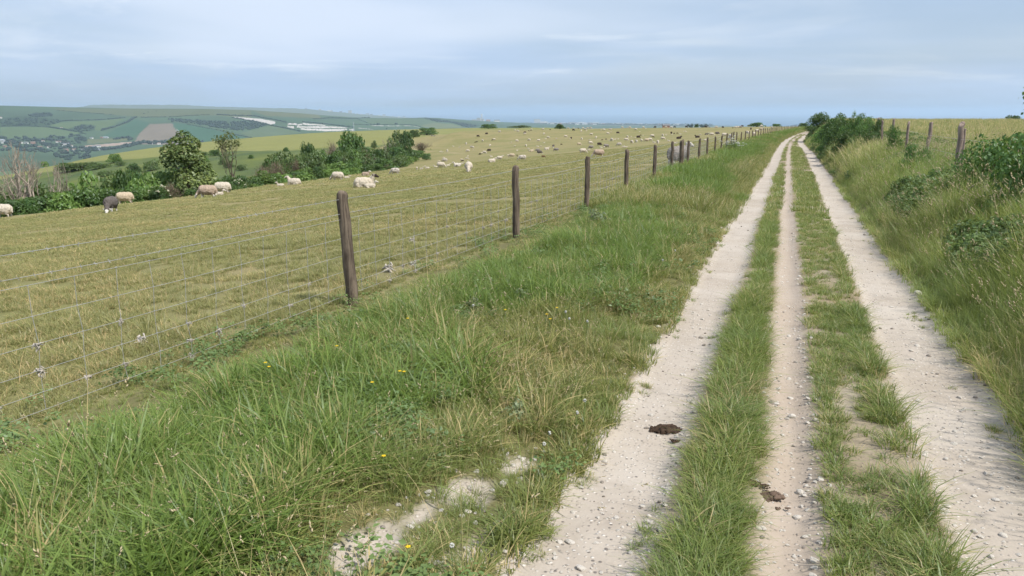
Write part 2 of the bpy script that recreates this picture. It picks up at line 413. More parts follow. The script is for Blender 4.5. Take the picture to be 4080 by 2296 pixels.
M = {}
def build_materials():
    # ground: colour attribute + bare chalk by signed distance
    m, t = mat('ground'); q = NT(t)
    p = q.pos()
    base = q.attr('basecol').outputs['Color']; sd = q.attr('sd').outputs['Fac']; fld = q.attr('field').outputs['Fac']
    n_big, n_mid, n_fin = q.noise(p, .09, 4, .6), q.noise(p, .9, 5, .65), q.noise(p, 9, 4, .7)
    v = q.math('ADD', q.math('MULTIPLY', n_mid, .5), q.math('MULTIPLY', n_fin, .45))
    col = q.mix(1.0, base, q.n('ShaderNodeCombineColor', {0: q.math('ADD', v, .52), 1: q.math('ADD', v, .52), 2: q.math('ADD', v, .52)}).outputs[0], 'MULTIPLY')
    fpat = q.mix(q.math('MULTIPLY', q.rng(n_big, .4, .62), fld), col, q.mix(.55, col, (.155, .165, .055)))
    dryp = q.mix(q.math('MULTIPLY', q.math('MULTIPLY', q.rng(n_mid, .52, .68), fld), .45), fpat, (.27, .215, .115))
    # chalk
    edge = q.math('ADD', sd, q.math('MULTIPLY', q.math('SUBTRACT', q.noise(p, 7, 5, .7), .5), .16))
    k = q.rng(edge, -.035, .045)
    ch = q.mix(q.rng(q.noise(p, 1.1, 5, .6), .35, .7), (.39, .338, .282), (.445, .396, .342))
    ch = q.mix(q.rng(q.noise(p, 28, 3, .6), .55, .75, 0, .5), ch, (.31, .265, .215))
    ch = q.mix(q.rng(q.noise(p, 2.6, 6, .7, .6), .50, .68, 0, .5), ch, (.30, .255, .208))
    ch = q.mix(q.rng(q.noise(p, .7, 4, .6, .3), .54, .66, 0, .45), ch, (.50, .452, .395))
    vor = q.n('ShaderNodeTexVoronoi', {'Vector': p, 'Scale': 34.0, 'Randomness': 1.0})
    peb = q.rng(vor.outputs['Distance'], .12, .34, 1, 0)
    pc = q.n('ShaderNodeSeparateColor', {0: vor.outputs['Color']}).outputs[0]
    ch = q.mix(q.math('MULTIPLY', peb, q.rng(pc, .70, .73)), ch, (.60, .56, .51))
    ch = q.mix(q.math('MULTIPLY', peb, q.rng(pc, .16, .13)), ch, (.17, .15, .135))
    midx = q.attr('mid').outputs['Fac']
    ch = q.mix(q.math('MULTIPLY', midx, .55), ch, (.345, .275, .215))
    col = q.mix(k, dryp, ch)
    h = q.math('ADD', q.math('MULTIPLY', n_fin, .5), q.math('MULTIPLY', peb, .35))
    q.out(q.principled(col, .92, .12, q.bump(h, .55, .03)))
    M['ground'] = m
    # far land
    m, t = mat('downland'); q = NT(t)
    p = q.pos(); base = q.attr('basecol').outputs['Color']
    n1, n2 = q.noise(p, .006, 5, .6), q.noise(p, .05, 4, .65)
    v = q.math('ADD', q.math('ADD', q.math('MULTIPLY', n1, .35), q.math('MULTIPLY', n2, .35)), .65)
    col = q.mix(1.0, base, q.n('ShaderNodeCombineColor', {0: v, 1: v, 2: v}).outputs[0], 'MULTIPLY')
    q.out(q.principled(col, .95, .05)); M['downland'] = m
    m, t = mat('sea'); q = NT(t)
    p = q.pos(); nn = q.noise(p, .0007, 4, .6, .5)
    q.out(q.principled(q.mix(q.rng(nn, .35, .65), (.055, .125, .20), (.075, .155, .235)), .5, .3)); M['sea'] = m
    # grasses
    M['lush'] = leaf_mat('lush grass', (.040, .082, .014), (.158, .210, .050), (.105, .152, .036), .42, .8, (.30, .245, .12), gain=1.85)
    M['verge'] = leaf_mat('verge grass', (.066, .092, .022), (.215, .210, .070), (.120, .148, .044), .4, .9, (.36, .285, .15), gain=1.85)
    M['turf'] = leaf_mat('grazed turf', (.128, .132, .046), (.202, .194, .084), (.162, .162, .064), .35, .35, (.36, .27, .14), gain=1.75)
    M['strip'] = leaf_mat('track grass', (.072, .106, .024), (.155, .180, .050), (.100, .136, .038), .4, 1.5, (.30, .245, .13), gain=1.95)
    M['bank'] = leaf_mat('bank grass', (.082, .114, .026), (.178, .194, .060), (.116, .148, .046), .4, .6, (.34, .275, .15), gain=2.25)
    M['herb'] = leaf_mat('herb leaves', (.062, .102, .030), (.120, .165, .058), (.09, .135, .052), .3, .7, gain=1.75)
    m, t = mat('seed head'); q = NT(t)
    tint = q.attr('tint').outputs['Fac']
    q.out(q.principled(q.mix(tint, (.34, .28, .155), (.54, .46, .30)), .9, .05)); M['seed'] = m
    # foliage
    M['hawthorn'] = leaf_mat('hawthorn leaves', (.020, .050, .013), (.070, .118, .030), None, .25, .3, gain=1.75)
    M['scrub'] = leaf_mat('scrub leaves', (.030, .058, .018), (.085, .118, .038), None, .25, .3, gain=1.75)
    M['bright'] = leaf_mat('young leaves', (.040, .090, .020), (.120, .175, .045), None, .3, .3, gain=1.8)
    M['conifer'] = leaf_mat('broad tree leaves', (.020, .045, .013), (.135, .160, .050), None, .2, .3, gain=1.85)
    M['ash'] = leaf_mat('thin tree leaves', (.055, .078, .028), (.120, .135, .052), None, .3, .3, gain=1.7)
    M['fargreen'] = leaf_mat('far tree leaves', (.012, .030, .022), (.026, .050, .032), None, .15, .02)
    M['bramble'] = leaf_mat('bramble leaves', (.028, .075, .018), (.095, .165, .040), None, .28, .5, gain=2.0)
    M['blossom'] = plain_mat('elder blossom', (.46, .45, .33), .9, .05)
    M['petal'] = plain_mat('white petals', (.55, .55, .50), .9, .05)
    M['yellow'] = plain_mat('yellow petals', (.80, .55, .02), .6, .2)
    M['bark'] = plain_mat('bark', (.16, .125, .095), .95, .05, .35, 5, .4)
    M['deadwood'] = plain_mat('dead wood', (.30, .255, .205), .95, .05, .3, 5, .2)
    M['twig'] = plain_mat('dry twigs', (.20, .16, .115), .95, .05, .3, 3)
    # timber posts: grain along z, dark base coat with greyed faces
    for key, ca, cb in (('post', (.066, .051, .040), (.215, .172, .130)), ('oldpost', (.16, .12, .10), (.36, .295, .25))):
        m, t = mat(key + ' timber'); q = NT(t)
        co = q.n('ShaderNodeTexCoord').outputs['Object']
        mp = q.n('ShaderNodeMapping', {'Vector': co, 'Scale': (14, 14, 1.1)}).outputs[0]
        g = q.noise(mp, 2.2, 6, .7, .4)
        pz = q.noise(co, 3.0, 4, .6)
        c = q.mix(q.rng(q.math('ADD', q.math('MULTIPLY', g, .75), q.math('MULTIPLY', pz, .35)), .42, .72), ca, cb)
        c = q.mix(q.rng(q.noise(co, 7, 3), .6, .75, 0, .45), c, (.115, .12, .06))
        q.out(q.principled(c, .9, .1, q.bump(g, .7, .012))); M[key] = m
    m, t = mat('galvanised wire'); q = NT(t)
    q.out(q.principled((.37, .37, .36), .6, .3, None, Metallic=.2)); M['wire'] = m
    M['stone'] = plain_mat('chalk stone', (.56, .52, .465), .95, .05, .12, 18, .5)
    M['flint'] = plain_mat('flint', (.235, .205, .175), .6, .3, .4, 22, .3)
    M['dung'] = plain_mat('dung', (.062, .042, .030), .95, .08, .35, 26, .6)
    M['drydung'] = plain_mat('dry dung', (.125, .088, .066), .95, .08, .3, 26, .6)
    M['wool'] = plain_mat('wool', (.44, .40, .345), 1.0, .0, .15, 30)
    # sheep: fleece colour + face colour chosen by the 'tint' mask (0 fleece, 1 face and legs)
    for key, fl, fc in (('white', (.52, .46, .375), (.51, .46, .39)), ('cream', (.47, .385, .28), (.52, .46, .38)), ('grey', (.225, .20, .18), (.58, .54, .48)), ('tan', (.36, .28, .215), (.66, .62, .56)),
                        ('dark', (.055, .040, .034), (.050, .038, .032)), ('brown', (.16, .095, .055), (.10, .06, .04)), ('piebald', (.54, .49, .42), (.50, .46, .40)), ('blackface', (.56, .49, .39), (.05, .04, .036)), ('slate', (.115, .100, .092), (.70, .67, .62))):
        m, t = mat('fleece ' + key); q = NT(t)
        co = q.n('ShaderNodeTexCoord').outputs['Object']
        mk = q.attr('tint').outputs['Fac']
        n1 = q.noise(co, 14, 4, .65); n2 = q.noise(co, 3.0, 3, .6)
        c = q.mix(q.rng(n1, .3, .7), tuple(x*.80 for x in fl), tuple(min(.85, x*1.12) for x in fl))
        if key in ('piebald',): c = q.mix(q.rng(n2, .49, .55), c, (.12, .095, .085))
        if key in ('grey', 'slate', 'tan'): c = q.mix(q.rng(n2, .42, .7, 0, .6), c, tuple(min(.8, x*1.45) for x in fl))
        c = q.mix(q.rng(mk, .35, .65), c, fc)
        q.out(q.principled(c, .95, .03, q.bump(n1, .6, .03))); M['fleece_' + key] = m
    M['wall'] = plain_mat('white wall', (.72, .70, .66), .9, .1, .08)
    M['brick'] = plain_mat('red brick', (.36, .20, .15), .9, .1, .15)
    M['concrete'] = plain_mat('concrete', (.48, .47, .45), .9, .1, .1)
    M['roof'] = plain_mat('roof tile', (.24, .17, .14), .9, .1, .15)
    M['slate'] = plain_mat('slate roof', (.17, .175, .185), .8, .2, .1)
    M['glass'] = plain_mat('window glass', (.06, .07, .08), .15, .5, .05)
    M['steel'] = plain_mat('steel', (.38, .40, .41), .6, .3, .1)
    M['chalkface'] = plain_mat('quarried chalk', (.45, .42, .39), .95, .05, .14, .05, .2)
    M['tin'] = plain_mat('grey sheet roof', (.28, .31, .34), .5, .4, .1)
    M['feather'] = plain_mat('white feathers', (.75, .75, .74), .8, .1, .1)
build_materials()
# ------------------------------------------------------------------ ground sheet
def build_ground():
    az = np.concatenate([np.arange(-180, -62, 3.0), np.arange(-62, 30, .22), np.arange(30, 180, 3.0)])
    rs = np.concatenate([[0.0], np.geomspace(.5, 14, 230), np.geomspace(14.2, 120, 190), np.geomspace(122, 900, 130), np.geomspace(930, 2700, 24)])
    A, RR = np.meshgrid(az, rs)
    X, Y = RR*np.sin(np.radians(A)), RR*np.cos(np.radians(A))
    Z = land_z(X, Y)
    na, nr = len(az), len(rs)
    V = np.stack([X, Y, Z], -1).reshape(-1, 3)
    i = np.arange(nr-1)[:, None]*na; j = np.arange(na)[None, :]; j2 = (j+1) % na
    Q = np.stack([i+j, i+j2, i+na+j2, i+na+j], -1).reshape(-1, 4)[:, ::-1]
    x, y = V[:, 0], V[:, 1]
    a, r = polar(x, y)
    re = np.interp(a, AZT, T_RE); rr = np.interp(a, AZT, T_RR)
    xf = fence_x(y)
    n1 = vnoise(x, y, 25, 3); n2 = vnoise(x+300, y, 9, 3)
    C = np.zeros((len(V), 3))
    C[:] = (.150, .140, .062)                                   # soil and thatch between the verge grasses
    trk = (x > -.97+tshift(y)) & (x < 1.33+rshift(y)) & (r < 330)
    C = np.where(trk[:, None], np.array([.285, .235, .165]) + (vnoise(x+9, y, .35, 3)[:, None]-.5)*.16, C)
    infield = (x < xf) & (r < re*1.01 + 1) & (np.abs(a) < 100)
    fcol = np.array([.240, .210, .096])
    near = np.array([.222, .198, .096])
    w = sstep(10, 45, r)[:, None]
    C = np.where(infield[:, None], near*(1-w) + fcol*w, C)
    # rough slope of the hollow, then the paler grazed hillside above it
    t = (r - re) / np.maximum(rr - re, 1)
    n3 = vnoise(x+50, y, 6, 3)
    rough = np.stack([.088+.07*(n1-.45)+.06*(n3-.5), .118+.06*(n1-.45)+.06*(n3-.5), .036+.01*n2], -1)
    hill = np.stack([.200+.03*(n2-.5), .205+.03*(n2-.5), .068+.01*n2], -1)
    px, py, dep = project(V)
    low = np.interp(px, [-400, 0, 300, 352, 500, 650, 781, 896, 1010, 1160, 1300, 1450, 1560], [770, 715, 668, 646, 636, 624, 609, 602, 602, 600, 590, 585, 575])   # bank between rough grass and hillside
    k = sstep(-1.5, 1.5, low + (n2-.5)*4 - py)[:, None]
    oc = rough*(1-k) + hill*k
    outside = (r >= re*1.01+1) & (x < xf)
    C = np.where(outside[:, None], oc, C)
    # the pasture's tail seen behind the thicket
    inside = in_poly(px, py, [(1455, 618), (1500, 590), (1600, 566), (1650, 552), (1740, 538), (1800, 530), (1850, 560), (1700, 660), (1640, 665), (1600, 640), (1520, 610)]) & (dep > 90) & (r < 420) & (a < 0)
    C = np.where(inside[:, None], fcol, C)
    rfield = (x > 3.6 + (fence_x(y)+4.05)) & (np.abs(a) < 100)
    C = np.where(rfield[:, None], np.array([.195, .165, .090]), C)
    beyond = r > 900
    C = np.where(beyond[:, None], np.array([.10, .135, .055]), C)
    sd = np.where(r < 330, chalk_sd(x, y), -9)
    ru = ruts(y)[1]; mid = ((x > ru[0]-.1) & (x < ru[1]+.1)).astype(float)
    # pale sheep tracks worn in the pasture
    for pl in ([(1640, 560), (1645, 588), (1655, 600), (1720, 604)], [(1680, 600), (1720, 602)], [(1770, 606), (1840, 614)], [(1705, 541), (1760, 536)], [(2630, 534), (2710, 532)]):
        P = np.array([hit(*q)[:2] for q in pl])
        d = poly_dist(x, y, P)
        kk = (1 - sstep(.3, 1.6, d))[:, None]*.55
        C = C*(1-kk) + np.array([.34, .28, .17])*kk
    me = mesh_np('ground', V, [Q], [M['ground']], {'basecol': C, 'sd': sd, 'field': infield.astype(float), 'mid': mid})
    tag(put('ground', me), kind='structure')
def in_poly(px, py, P):
    P = np.asarray(P, float); c = np.zeros(np.shape(px), bool); j = len(P)-1
    for i in range(len(P)):
        xi, yi, xj, yj = *P[i], *P[j]
        c ^= ((yi > py) != (yj > py)) & (px < (xj-xi)*(py-yi)/(yj-yi+1e-12) + xi)
        j = i
    return c
def poly_dist(x, y, P):
    d = np.full(np.shape(x), 1e9)
    for (x0, y0), (x1, y1) in zip(P[:-1], P[1:]):
        L2 = (x1-x0)**2 + (y1-y0)**2 + 1e-9
        t = np.clip(((x-x0)*(x1-x0) + (y-y0)*(y1-y0))/L2, 0, 1)
        d = np.minimum(d, np.hypot(x-x0-t*(x1-x0), y-y0-t*(y1-y0)))
    return d
build_ground()

# ------------------------------------------------------------------ far downs, coast and sea
HR = [(-900, 402), (-300, 411), (0, 421), (330, 429), (500, 433), (800, 434), (1000, 439), (1100, 446), (1200, 452), (1300, 461), (1450, 470), (1600, 472), (1690, 469), (1750, 471), (1830, 477), (1990, 487), (2060, 490), (2200, 497), (2400, 503), (2900, 512), (4200, 515)]
HT = [(-900, 6200), (900, 6200), (1200, 6100), (1450, 6600), (1700, 7000), (1990, 8300), (2200, 9000), (4200, 9000)]
_ha = np.array([azel(p, q)[0] for p, q in HR]); _he = np.array([azel(p, q)[1] for p, q in HR])
_hr = np.interp([p for p, q in HR], [p for p, q in HT], [q for p, q in HT])
_hz = np.maximum(CH + _hr*np.tan(np.radians(_he)), -176)
def downs_z(a, r):
    rt = np.interp(a, _ha, _hr); zt = np.interp(a, _ha, _hz)
    ft = 3850 + 180*np.sin(a*.35) 
    t = np.clip((r - ft)/(rt - ft), 0, 1)
    s = 0.30*t + .70*(t*t*(3-2*t))
    x, y = r*np.sin(np.radians(a)), r*np.cos(np.radians(a))
    und = (vnoise(x, y, 900, 3)-.5)*60*np.sin(np.pi*t)**1.2
    z = -170 + (zt+170)*s + und*np.clip((zt+170)/120, 0, 1)
    bk = sstep(1.0, 1.35, r/rt)
    return z*(1-bk) + (-178)*bk - np.where(r < 3000, 0, 0)
def downs_hit(px, py, rmin=2750):
    d = ray(px, py); hr = math.hypot(d[0], d[1]); a = math.degrees(math.atan2(d[0], d[1]))
    rs = np.linspace(rmin, 9500, 3000)
    g = CH + rs*d[2]/hr - downs_z(np.full_like(rs, a), rs)
    idx = np.where(g < 0)[0]
    r = rs[idx[0]] if len(idx) else rs[int(np.argmin(g))]
    x, y = r*math.sin(R(a)), r*math.cos(R(a))
    return np.array([x, y, float(downs_z(np.array([a]), np.array([r]))[0])])
PATCH = [  # (colour, outline in photo pixels)
 ((.130, .150, .062), [(200, 432), (1000, 437), (1000, 470), (850, 460), (600, 468), (450, 458), (240, 442)]),
 ((.120, .172, .072), [(0, 507), (188, 507), (327, 531), (297, 539), (154, 550), (0, 556)]),
 ((.120, .170, .065), [(195, 500), (245, 490), (390, 482), (500, 473), (400, 520), (330, 526)]),
 ((.052, .085, .040), [(0, 470), (110, 462), (235, 478), (240, 488), (190, 503), (0, 504)]),
 ((.055, .092, .045), [(270, 512), (330, 495), (380, 500), (375, 522), (310, 525)]),
 ((.255, .205, .142), [(595, 494), (684, 491), (698, 515), (734, 543), (762, 575), (700, 580), (530, 574), (559, 529)]),
 ((.062, .140, .072), [(685, 490), (755, 497), (837, 511), (906, 531), (995, 552), (900, 580), (762, 580), (734, 543), (698, 515)]),
 ((.066, .138, .072), [(540, 477), (593, 487), (559, 529), (530, 548), (405, 545), (470, 510)]),
 ((.47, .35, .26), [(337, 581), (510, 566), (545, 566), (520, 576), (386, 587), (333, 590)]),
 ((.16, .175, .075), [(350, 555), (520, 548), (520, 560), (345, 575)]),
 ((.075, .135, .066), [(1027, 468), (1240, 475), (1290, 490), (1410, 500), (1410, 508), (1208, 487), (1140, 485)]),
 ((.150, .160, .070), [(1000, 440), (1270, 458), (1280, 472), (1060, 462)]),
 ((.130, .175, .080), [(1080, 500), (1200, 528), (1100, 540), (1000, 550), (960, 530)]),
 ((.11, .160, .068), [(1440, 474), (1690, 474), (1740, 488), (1850, 510), (1680, 505), (1480, 496)]),
 ((.17, .195, .082), [(1680, 500), (1730, 490), (1800, 494), (1850, 508), (1760, 512), (1690, 508)]),
 ((.052, .090, .042), [(1683, 470), (1740, 474), (1850, 490), (1920, 500), (1880, 510), (1850, 507), (1796, 488), (1737, 486)]),
]
WHITE = [[(926, 466.5), (979, 469.5), (1042, 473.5), (1084, 481), (1098, 487), (1094, 495), (1078, 499), (1068, 496), (1031, 489), (1003, 481), (950, 475)],
         [(1144, 492), (1183, 490), (1209, 490), (1245, 494), (1300, 500), (1387, 509), (1400, 515), (1383, 520), (1336, 526), (1276, 524), (1197, 516), (1181, 507), (1144, 513)]]
def build_far():
    az = np.concatenate([np.arange(-75, -58, .6), np.arange(-58, 2, .085), np.arange(2, 62, .8)])
    rs = np.concatenate([np.linspace(2500, 3700, 16), np.linspace(3740, 7200, 190), np.linspace(7300, 12000, 30)])
    A, RR = np.meshgrid(az, rs)
    Z = downs_z(A, RR)
    X, Y = RR*np.sin(np.radians(A)), RR*np.cos(np.radians(A))
    V = np.stack([X, Y, Z], -1).reshape(-1, 3)
    na, nr = len(az), len(rs)
    i = np.arange(nr-1)[:, None]*na; j = np.arange(na-1)[None, :]
    Q = np.stack([i+j, i+na+j, i+na+j+1, i+j+1], -1).reshape(-1, 4)
    px, py, dep = project(V)
    C = np.empty((len(V), 3)); C[:] = (.056, .092, .050)
    n = vnoise(V[:, 0], V[:, 1], 420, 3)
    C *= (.72 + .56*n)[:, None]
    jx, jy = (vnoise(V[:, 0], V[:, 1], 120, 2)-.5)*5, (vnoise(V[:, 0]+999, V[:, 1], 120, 2)-.5)*2.5
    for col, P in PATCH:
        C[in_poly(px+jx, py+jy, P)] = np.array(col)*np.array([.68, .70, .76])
    far = RR.ravel() > np.interp(A.ravel(), _ha, _hr)*1.05
    C[far] = (.10, .12, .075)
    # keep the land only out to the coast
    coast = np.interp(A.ravel(), [azel(1640, 470)[0], azel(2060, 490)[0], azel(2400, 492)[0], azel(2800, 498)[0], azel(3200, 505)[0], 30, 62], [12500, 12300, 12000, 11200, 10000, 9000, 9000])
    keep = (RR.ravel() < coast)[Q].all(1)
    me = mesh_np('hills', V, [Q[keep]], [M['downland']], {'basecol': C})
    tag(put('hills', me), kind='structure')
    # blue ridge far behind
    prof = [(200, 436), (325, 426), (360, 419), (460, 417), (700, 418), (830, 424), (950, 427), (1080, 431), (1170, 432), (1290, 441), (1400, 452), (1480, 459), (1600, 468), (1700, 478)]
    pa = np.array([azel(*q)[0] for q in prof]); pe = np.array([azel(*q)[1] for q in prof])
    az = np.linspace(pa[0], pa[-1], 240); rs = np.linspace(12000, 17500, 24)
    A, RR = np.meshgrid(az, rs)
    el = pchip(pa, pe, A) + (vnoise(A*40, A*0, 9, 3)-.5)*.05
    top = CH + 14500*np.tan(np.radians(el))
    s = np.sin(np.pi*np.clip((RR-12000)/5500, 0, 1))**.6
    Z = -180 + (top+180)*s
    V = np.stack([RR*np.sin(np.radians(A)), RR*np.cos(np.radians(A)), Z], -1).reshape(-1, 3)
    na, nr = len(az), len(rs); i = np.arange(nr-1)[:, None]*na; j = np.arange(na-1)[None, :]
    Q = np.stack([i+j, i+na+j, i+na+j+1, i+j+1], -1).reshape(-1, 4)
    n = vnoise(V[:, 0], V[:, 1], 900, 3)
    C = np.stack([.07+.05*n, .09+.05*n, .05+.03*n], -1)
    tag(put('distant_hills', mesh_np('distant_hills', V, [Q], [M['downland']], {'basecol': C})), kind='structure')
    # the sea
    az = np.linspace(-80, 80, 161); rs = np.geomspace(2400, 95000, 60)
    A, RR = np.meshgrid(az, rs)
    V = np.stack([RR*np.sin(np.radians(A)), RR*np.cos(np.radians(A)), np.full_like(A, -186.0)], -1).reshape(-1, 3)
    na, nr = len(az), len(rs); i = np.arange(nr-1)[:, None]*na; j = np.arange(na-1)[None, :]
    Q = np.stack([i+j, i+na+j, i+na+j+1, i+j+1], -1).reshape(-1, 4)
    tag(put('sea', mesh_np('sea', V, [Q], [M['sea']])), kind='structure')
build_far()

def build_haze():
    m, t = mat('haze'); q = NT(t)
    v = q.n('ShaderNodeVolumePrincipled', {'Color': (.68, .83, 1.0, 1), 'Density': HAZE, 'Anisotropy': .25})
    q.n('ShaderNodeOutputMaterial', {'Volume': v.outputs[0]})
    mb = MB(); mb.box((0, 0, (HTOP-188)/2), (200000, 200000, HTOP+188))
    tag(put('haze', mb.mesh('haze', [m], False)), kind='stuff')
HAZE, HTOP = 6.2e-5, 165.0
build_haze()
# ------------------------------------------------------------------ grasses: tufts of single blades, scattered over the ground
def tuft(name, material, n, h, w, spread, lean, bend, seed, seedhead=0, segs=3, leafy=False, head=.034):
    g = np.random.default_rng(seed)
    ph = g.uniform(0, 2*np.pi, n); rr = spread*np.sqrt(g.random(n)); pa = g.uniform(0, 2*np.pi, n)
    H = g.uniform(h[0], h[1], n); ln = g.normal(0, 1, n)*lean*.6 + lean*.5; bd = np.abs(g.normal(bend, bend*.5, n))
    bx, by = rr*np.cos(pa), rr*np.sin(pa)
    out = np.where(g.random(n) < .6, pa, ph)
    dx, dy = np.cos(out), np.sin(out)
    sa = out + np.pi/2 + g.normal(0, .5, n)
    sx, sy = np.cos(sa), np.sin(sa)
    wd = w*np.where(g.random(n) < .22, g.uniform(1.4, 2.1, n), g.uniform(.6, 1.25, n))
    ts = np.linspace(0, 1, segs+1)
    lv = []
    for t in ts:
        off = H*(ln*t + bd*t*t)
        z = H*(t - .42*bd*t*t*np.minimum(1, bd+.3)) - (.02 if t == 0 else 0)
        c = np.stack([bx+dx*off, by+dy*off, z], -1)
        if leafy: wt = wd*math.sin(math.pi*min(.98, .08+t*.9))
        else: wt = wd*(1-.55*t) if t < 1 else wd*0
        lv.append((c, wt))
    V = []; per = 0
    for c, wt in lv[:-1]:
        sd = np.stack([sx*wt/2, sy*wt/2, np.zeros(n)], -1)
        V += [c-sd, c+sd]; per += 2
    V.append(lv[-1][0]); per += 1
    V = np.stack(V, 1).reshape(-1, 3)
    b = np.arange(n)[:, None]*per
    Q = np.vstack([b + np.array([[2*k, 2*k+1, 2*k+3, 2*k+2]]) for k in range(segs-1)])
    T = b + np.array([[2*segs-2, 2*segs-1, 2*segs]])
    tint = np.repeat(g.random(n), per)
    mats = [material]; fm = np.zeros(len(Q)+len(T), int)
    fs = [Q, T]
    if seedhead:
        k = min(seedhead, n); tips = lv[-1][0][:k]; dirs = lv[-1][0][:k]-lv[-2][0][:k]
        dirs /= np.linalg.norm(dirs, axis=1)[:, None] + 1e-9
        Vs, Ts = [], []; c0 = len(V)
        for i in range(k):
            L = head*g.uniform(.6, 1.2)
            rd = L*g.uniform(.07, .13); a = tips[i]-dirs[i]*L*.2
            for q in range(3):                                   # a head is a few overlapping spikelets
                d2 = dirs[i] + g.normal(0, .28, 3); s = a + dirs[i]*L*q*.28; e = s + d2*L*.55
                m_ = (s+e)/2; pr = np.cross(d2, [0.3, .5, .8]); pr /= np.linalg.norm(pr)+1e-9; p2 = np.cross(d2, pr); p2 /= np.linalg.norm(p2)+1e-9
                Vs += [s, m_+pr*rd, m_-pr*rd*.5+p2*rd*.87, m_-pr*rd*.5-p2*rd*.87, e]
                Ts += [[c0, c0+1, c0+2], [c0, c0+2, c0+3], [c0, c0+3, c0+1], [c0+4, c0+2, c0+1], [c0+4, c0+3, c0+2], [c0+4, c0+1, c0+3]]; c0 += 5
        V = np.vstack([V, Vs]); tint = np.concatenate([tint, g.random(len(Vs))])
        fs.append(np.array(Ts)); fm = np.concatenate([fm, np.ones(len(Ts), int)]); mats.append(M['seed'])
        fs = [Q, np.vstack([T, Ts])]; fm = np.concatenate([np.zeros(len(Q)+len(T), int), np.ones(len(Ts), int)])
    me = mesh_np(name, V, fs, mats, {'tint': tint}, True, fm)
    return bpy.data.objects.new(name, me)

def leaf_cloud(name, n, lobes, size, seed, material, up=.35, shell=.62, extra=()):
    """many small folded leaves spread through the volume of overlapping lobes"""
    g = np.random.default_rng(seed)
    C = np.array([l[0] for l in lobes], float); Rd = np.array([l[1] for l in lobes], float)
    vol = Rd.prod(1)**(2/3); k = g.choice(len(lobes), n, p=vol/vol.sum())
    d = g.normal(0, 1, (n, 3)); d /= np.linalg.norm(d, axis=1)[:, None]; d[:, 2] = np.where(d[:, 2] < -.35, -d[:, 2], d[:, 2])
    f = shell + (1.04-shell)*g.random(n)**.6
    P = C[k] + Rd[k]*d*f[:, None]
    nr = d*.8 + g.normal(0, .55, (n, 3)) + np.array([0, 0, up]); nr /= np.linalg.norm(nr, axis=1)[:, None]
    a = np.cross(nr, g.normal(0, 1, (n, 3))); a /= np.linalg.norm(a, axis=1)[:, None]; b = np.cross(nr, a)
    s = size*g.uniform(.6, 1.3, n)[:, None]
    V = np.stack([P - a*s*.5, P - b*s*.34 + nr*s*.10, P + a*s*.5, P + b*s*.34 + nr*s*.10], 1).reshape(-1, 3)
    i = np.arange(n)[:, None]*4
    tint = np.repeat(np.clip(.55*g.random(n) + .45*g.random(len(lobes))[k], 0, 1), 4)
    return mesh_np(name, V, [np.vstack([i+[[0, 1, 2]], i+[[0, 2, 3]]])], [material], {'tint': tint}, True)

def scatter(name, P, rot, sc, dry, protos, kind='stuff', label=None, tilt=None):
    me = bpy.data.meshes.new(name); n = len(P)
    me.vertices.add(n); me.vertices.foreach_set('co', np.asarray(P, np.float32).ravel())
    for k, v in (('scl', sc), ('dry', dry)):
        at = me.attributes.new(k, 'FLOAT', 'POINT'); at.data.foreach_set('value', np.asarray(v, np.float32))
    at = me.attributes.new('rot', 'FLOAT_VECTOR', 'POINT')
    rv = np.zeros((n, 3), np.float32); rv[:, 2] = rot
    if tilt is not None: rv[:, 0] = tilt[0]; rv[:, 1] = tilt[1]
    at.data.foreach_set('vector', rv.ravel())
    c = bpy.data.collections.new(name + ' sources')
    for o in protos: c.objects.link(o)
    ng = bpy.data.node_groups.new(name, 'GeometryNodeTree')
    ng.interface.new_socket('Geometry', in_out='INPUT', socket_type='NodeSocketGeometry')
    ng.interface.new_socket('Geometry', in_out='OUTPUT', socket_type='NodeSocketGeometry')
    N = ng.nodes.new; Lk = ng.links.new
    gi, go = N('NodeGroupInput'), N('NodeGroupOutput')
    iop, ci = N('GeometryNodeInstanceOnPoints'), N('GeometryNodeCollectionInfo')
    ci.inputs['Collection'].default_value = c; ci.inputs['Separate Children'].default_value = True; ci.inputs['Reset Children'].default_value = True
    na, nb = N('GeometryNodeInputNamedAttribute'), N('GeometryNodeInputNamedAttribute')
    na.data_type = 'FLOAT'; na.inputs['Name'].default_value = 'scl'
    nb.data_type = 'FLOAT_VECTOR'; nb.inputs['Name'].default_value = 'rot'
    Lk(gi.outputs[0], iop.inputs['Points']); Lk(ci.outputs[0], iop.inputs['Instance'])
    iop.inputs['Pick Instance'].default_value = True
    rv_ = N('FunctionNodeRandomValue'); rv_.data_type = 'INT'
    [s for s in rv_.inputs if s.name == 'Min' and s.type == 'INT'][0].default_value = 0
    [s for s in rv_.inputs if s.name == 'Max' and s.type == 'INT'][0].default_value = 997
    Lk([s for s in rv_.outputs if s.type == 'INT'][0], iop.inputs['Instance Index'])
    Lk([s for s in nb.outputs if s.enabled][0], iop.inputs['Rotation']); Lk([s for s in na.outputs if s.enabled][0], iop.inputs['Scale'])
    Lk(iop.outputs[0], go.inputs[0])
    o = put(name, me)
    md = o.modifiers.new('scatter', 'NODES'); md.node_group = ng
    return tag(o, label, kind=kind)

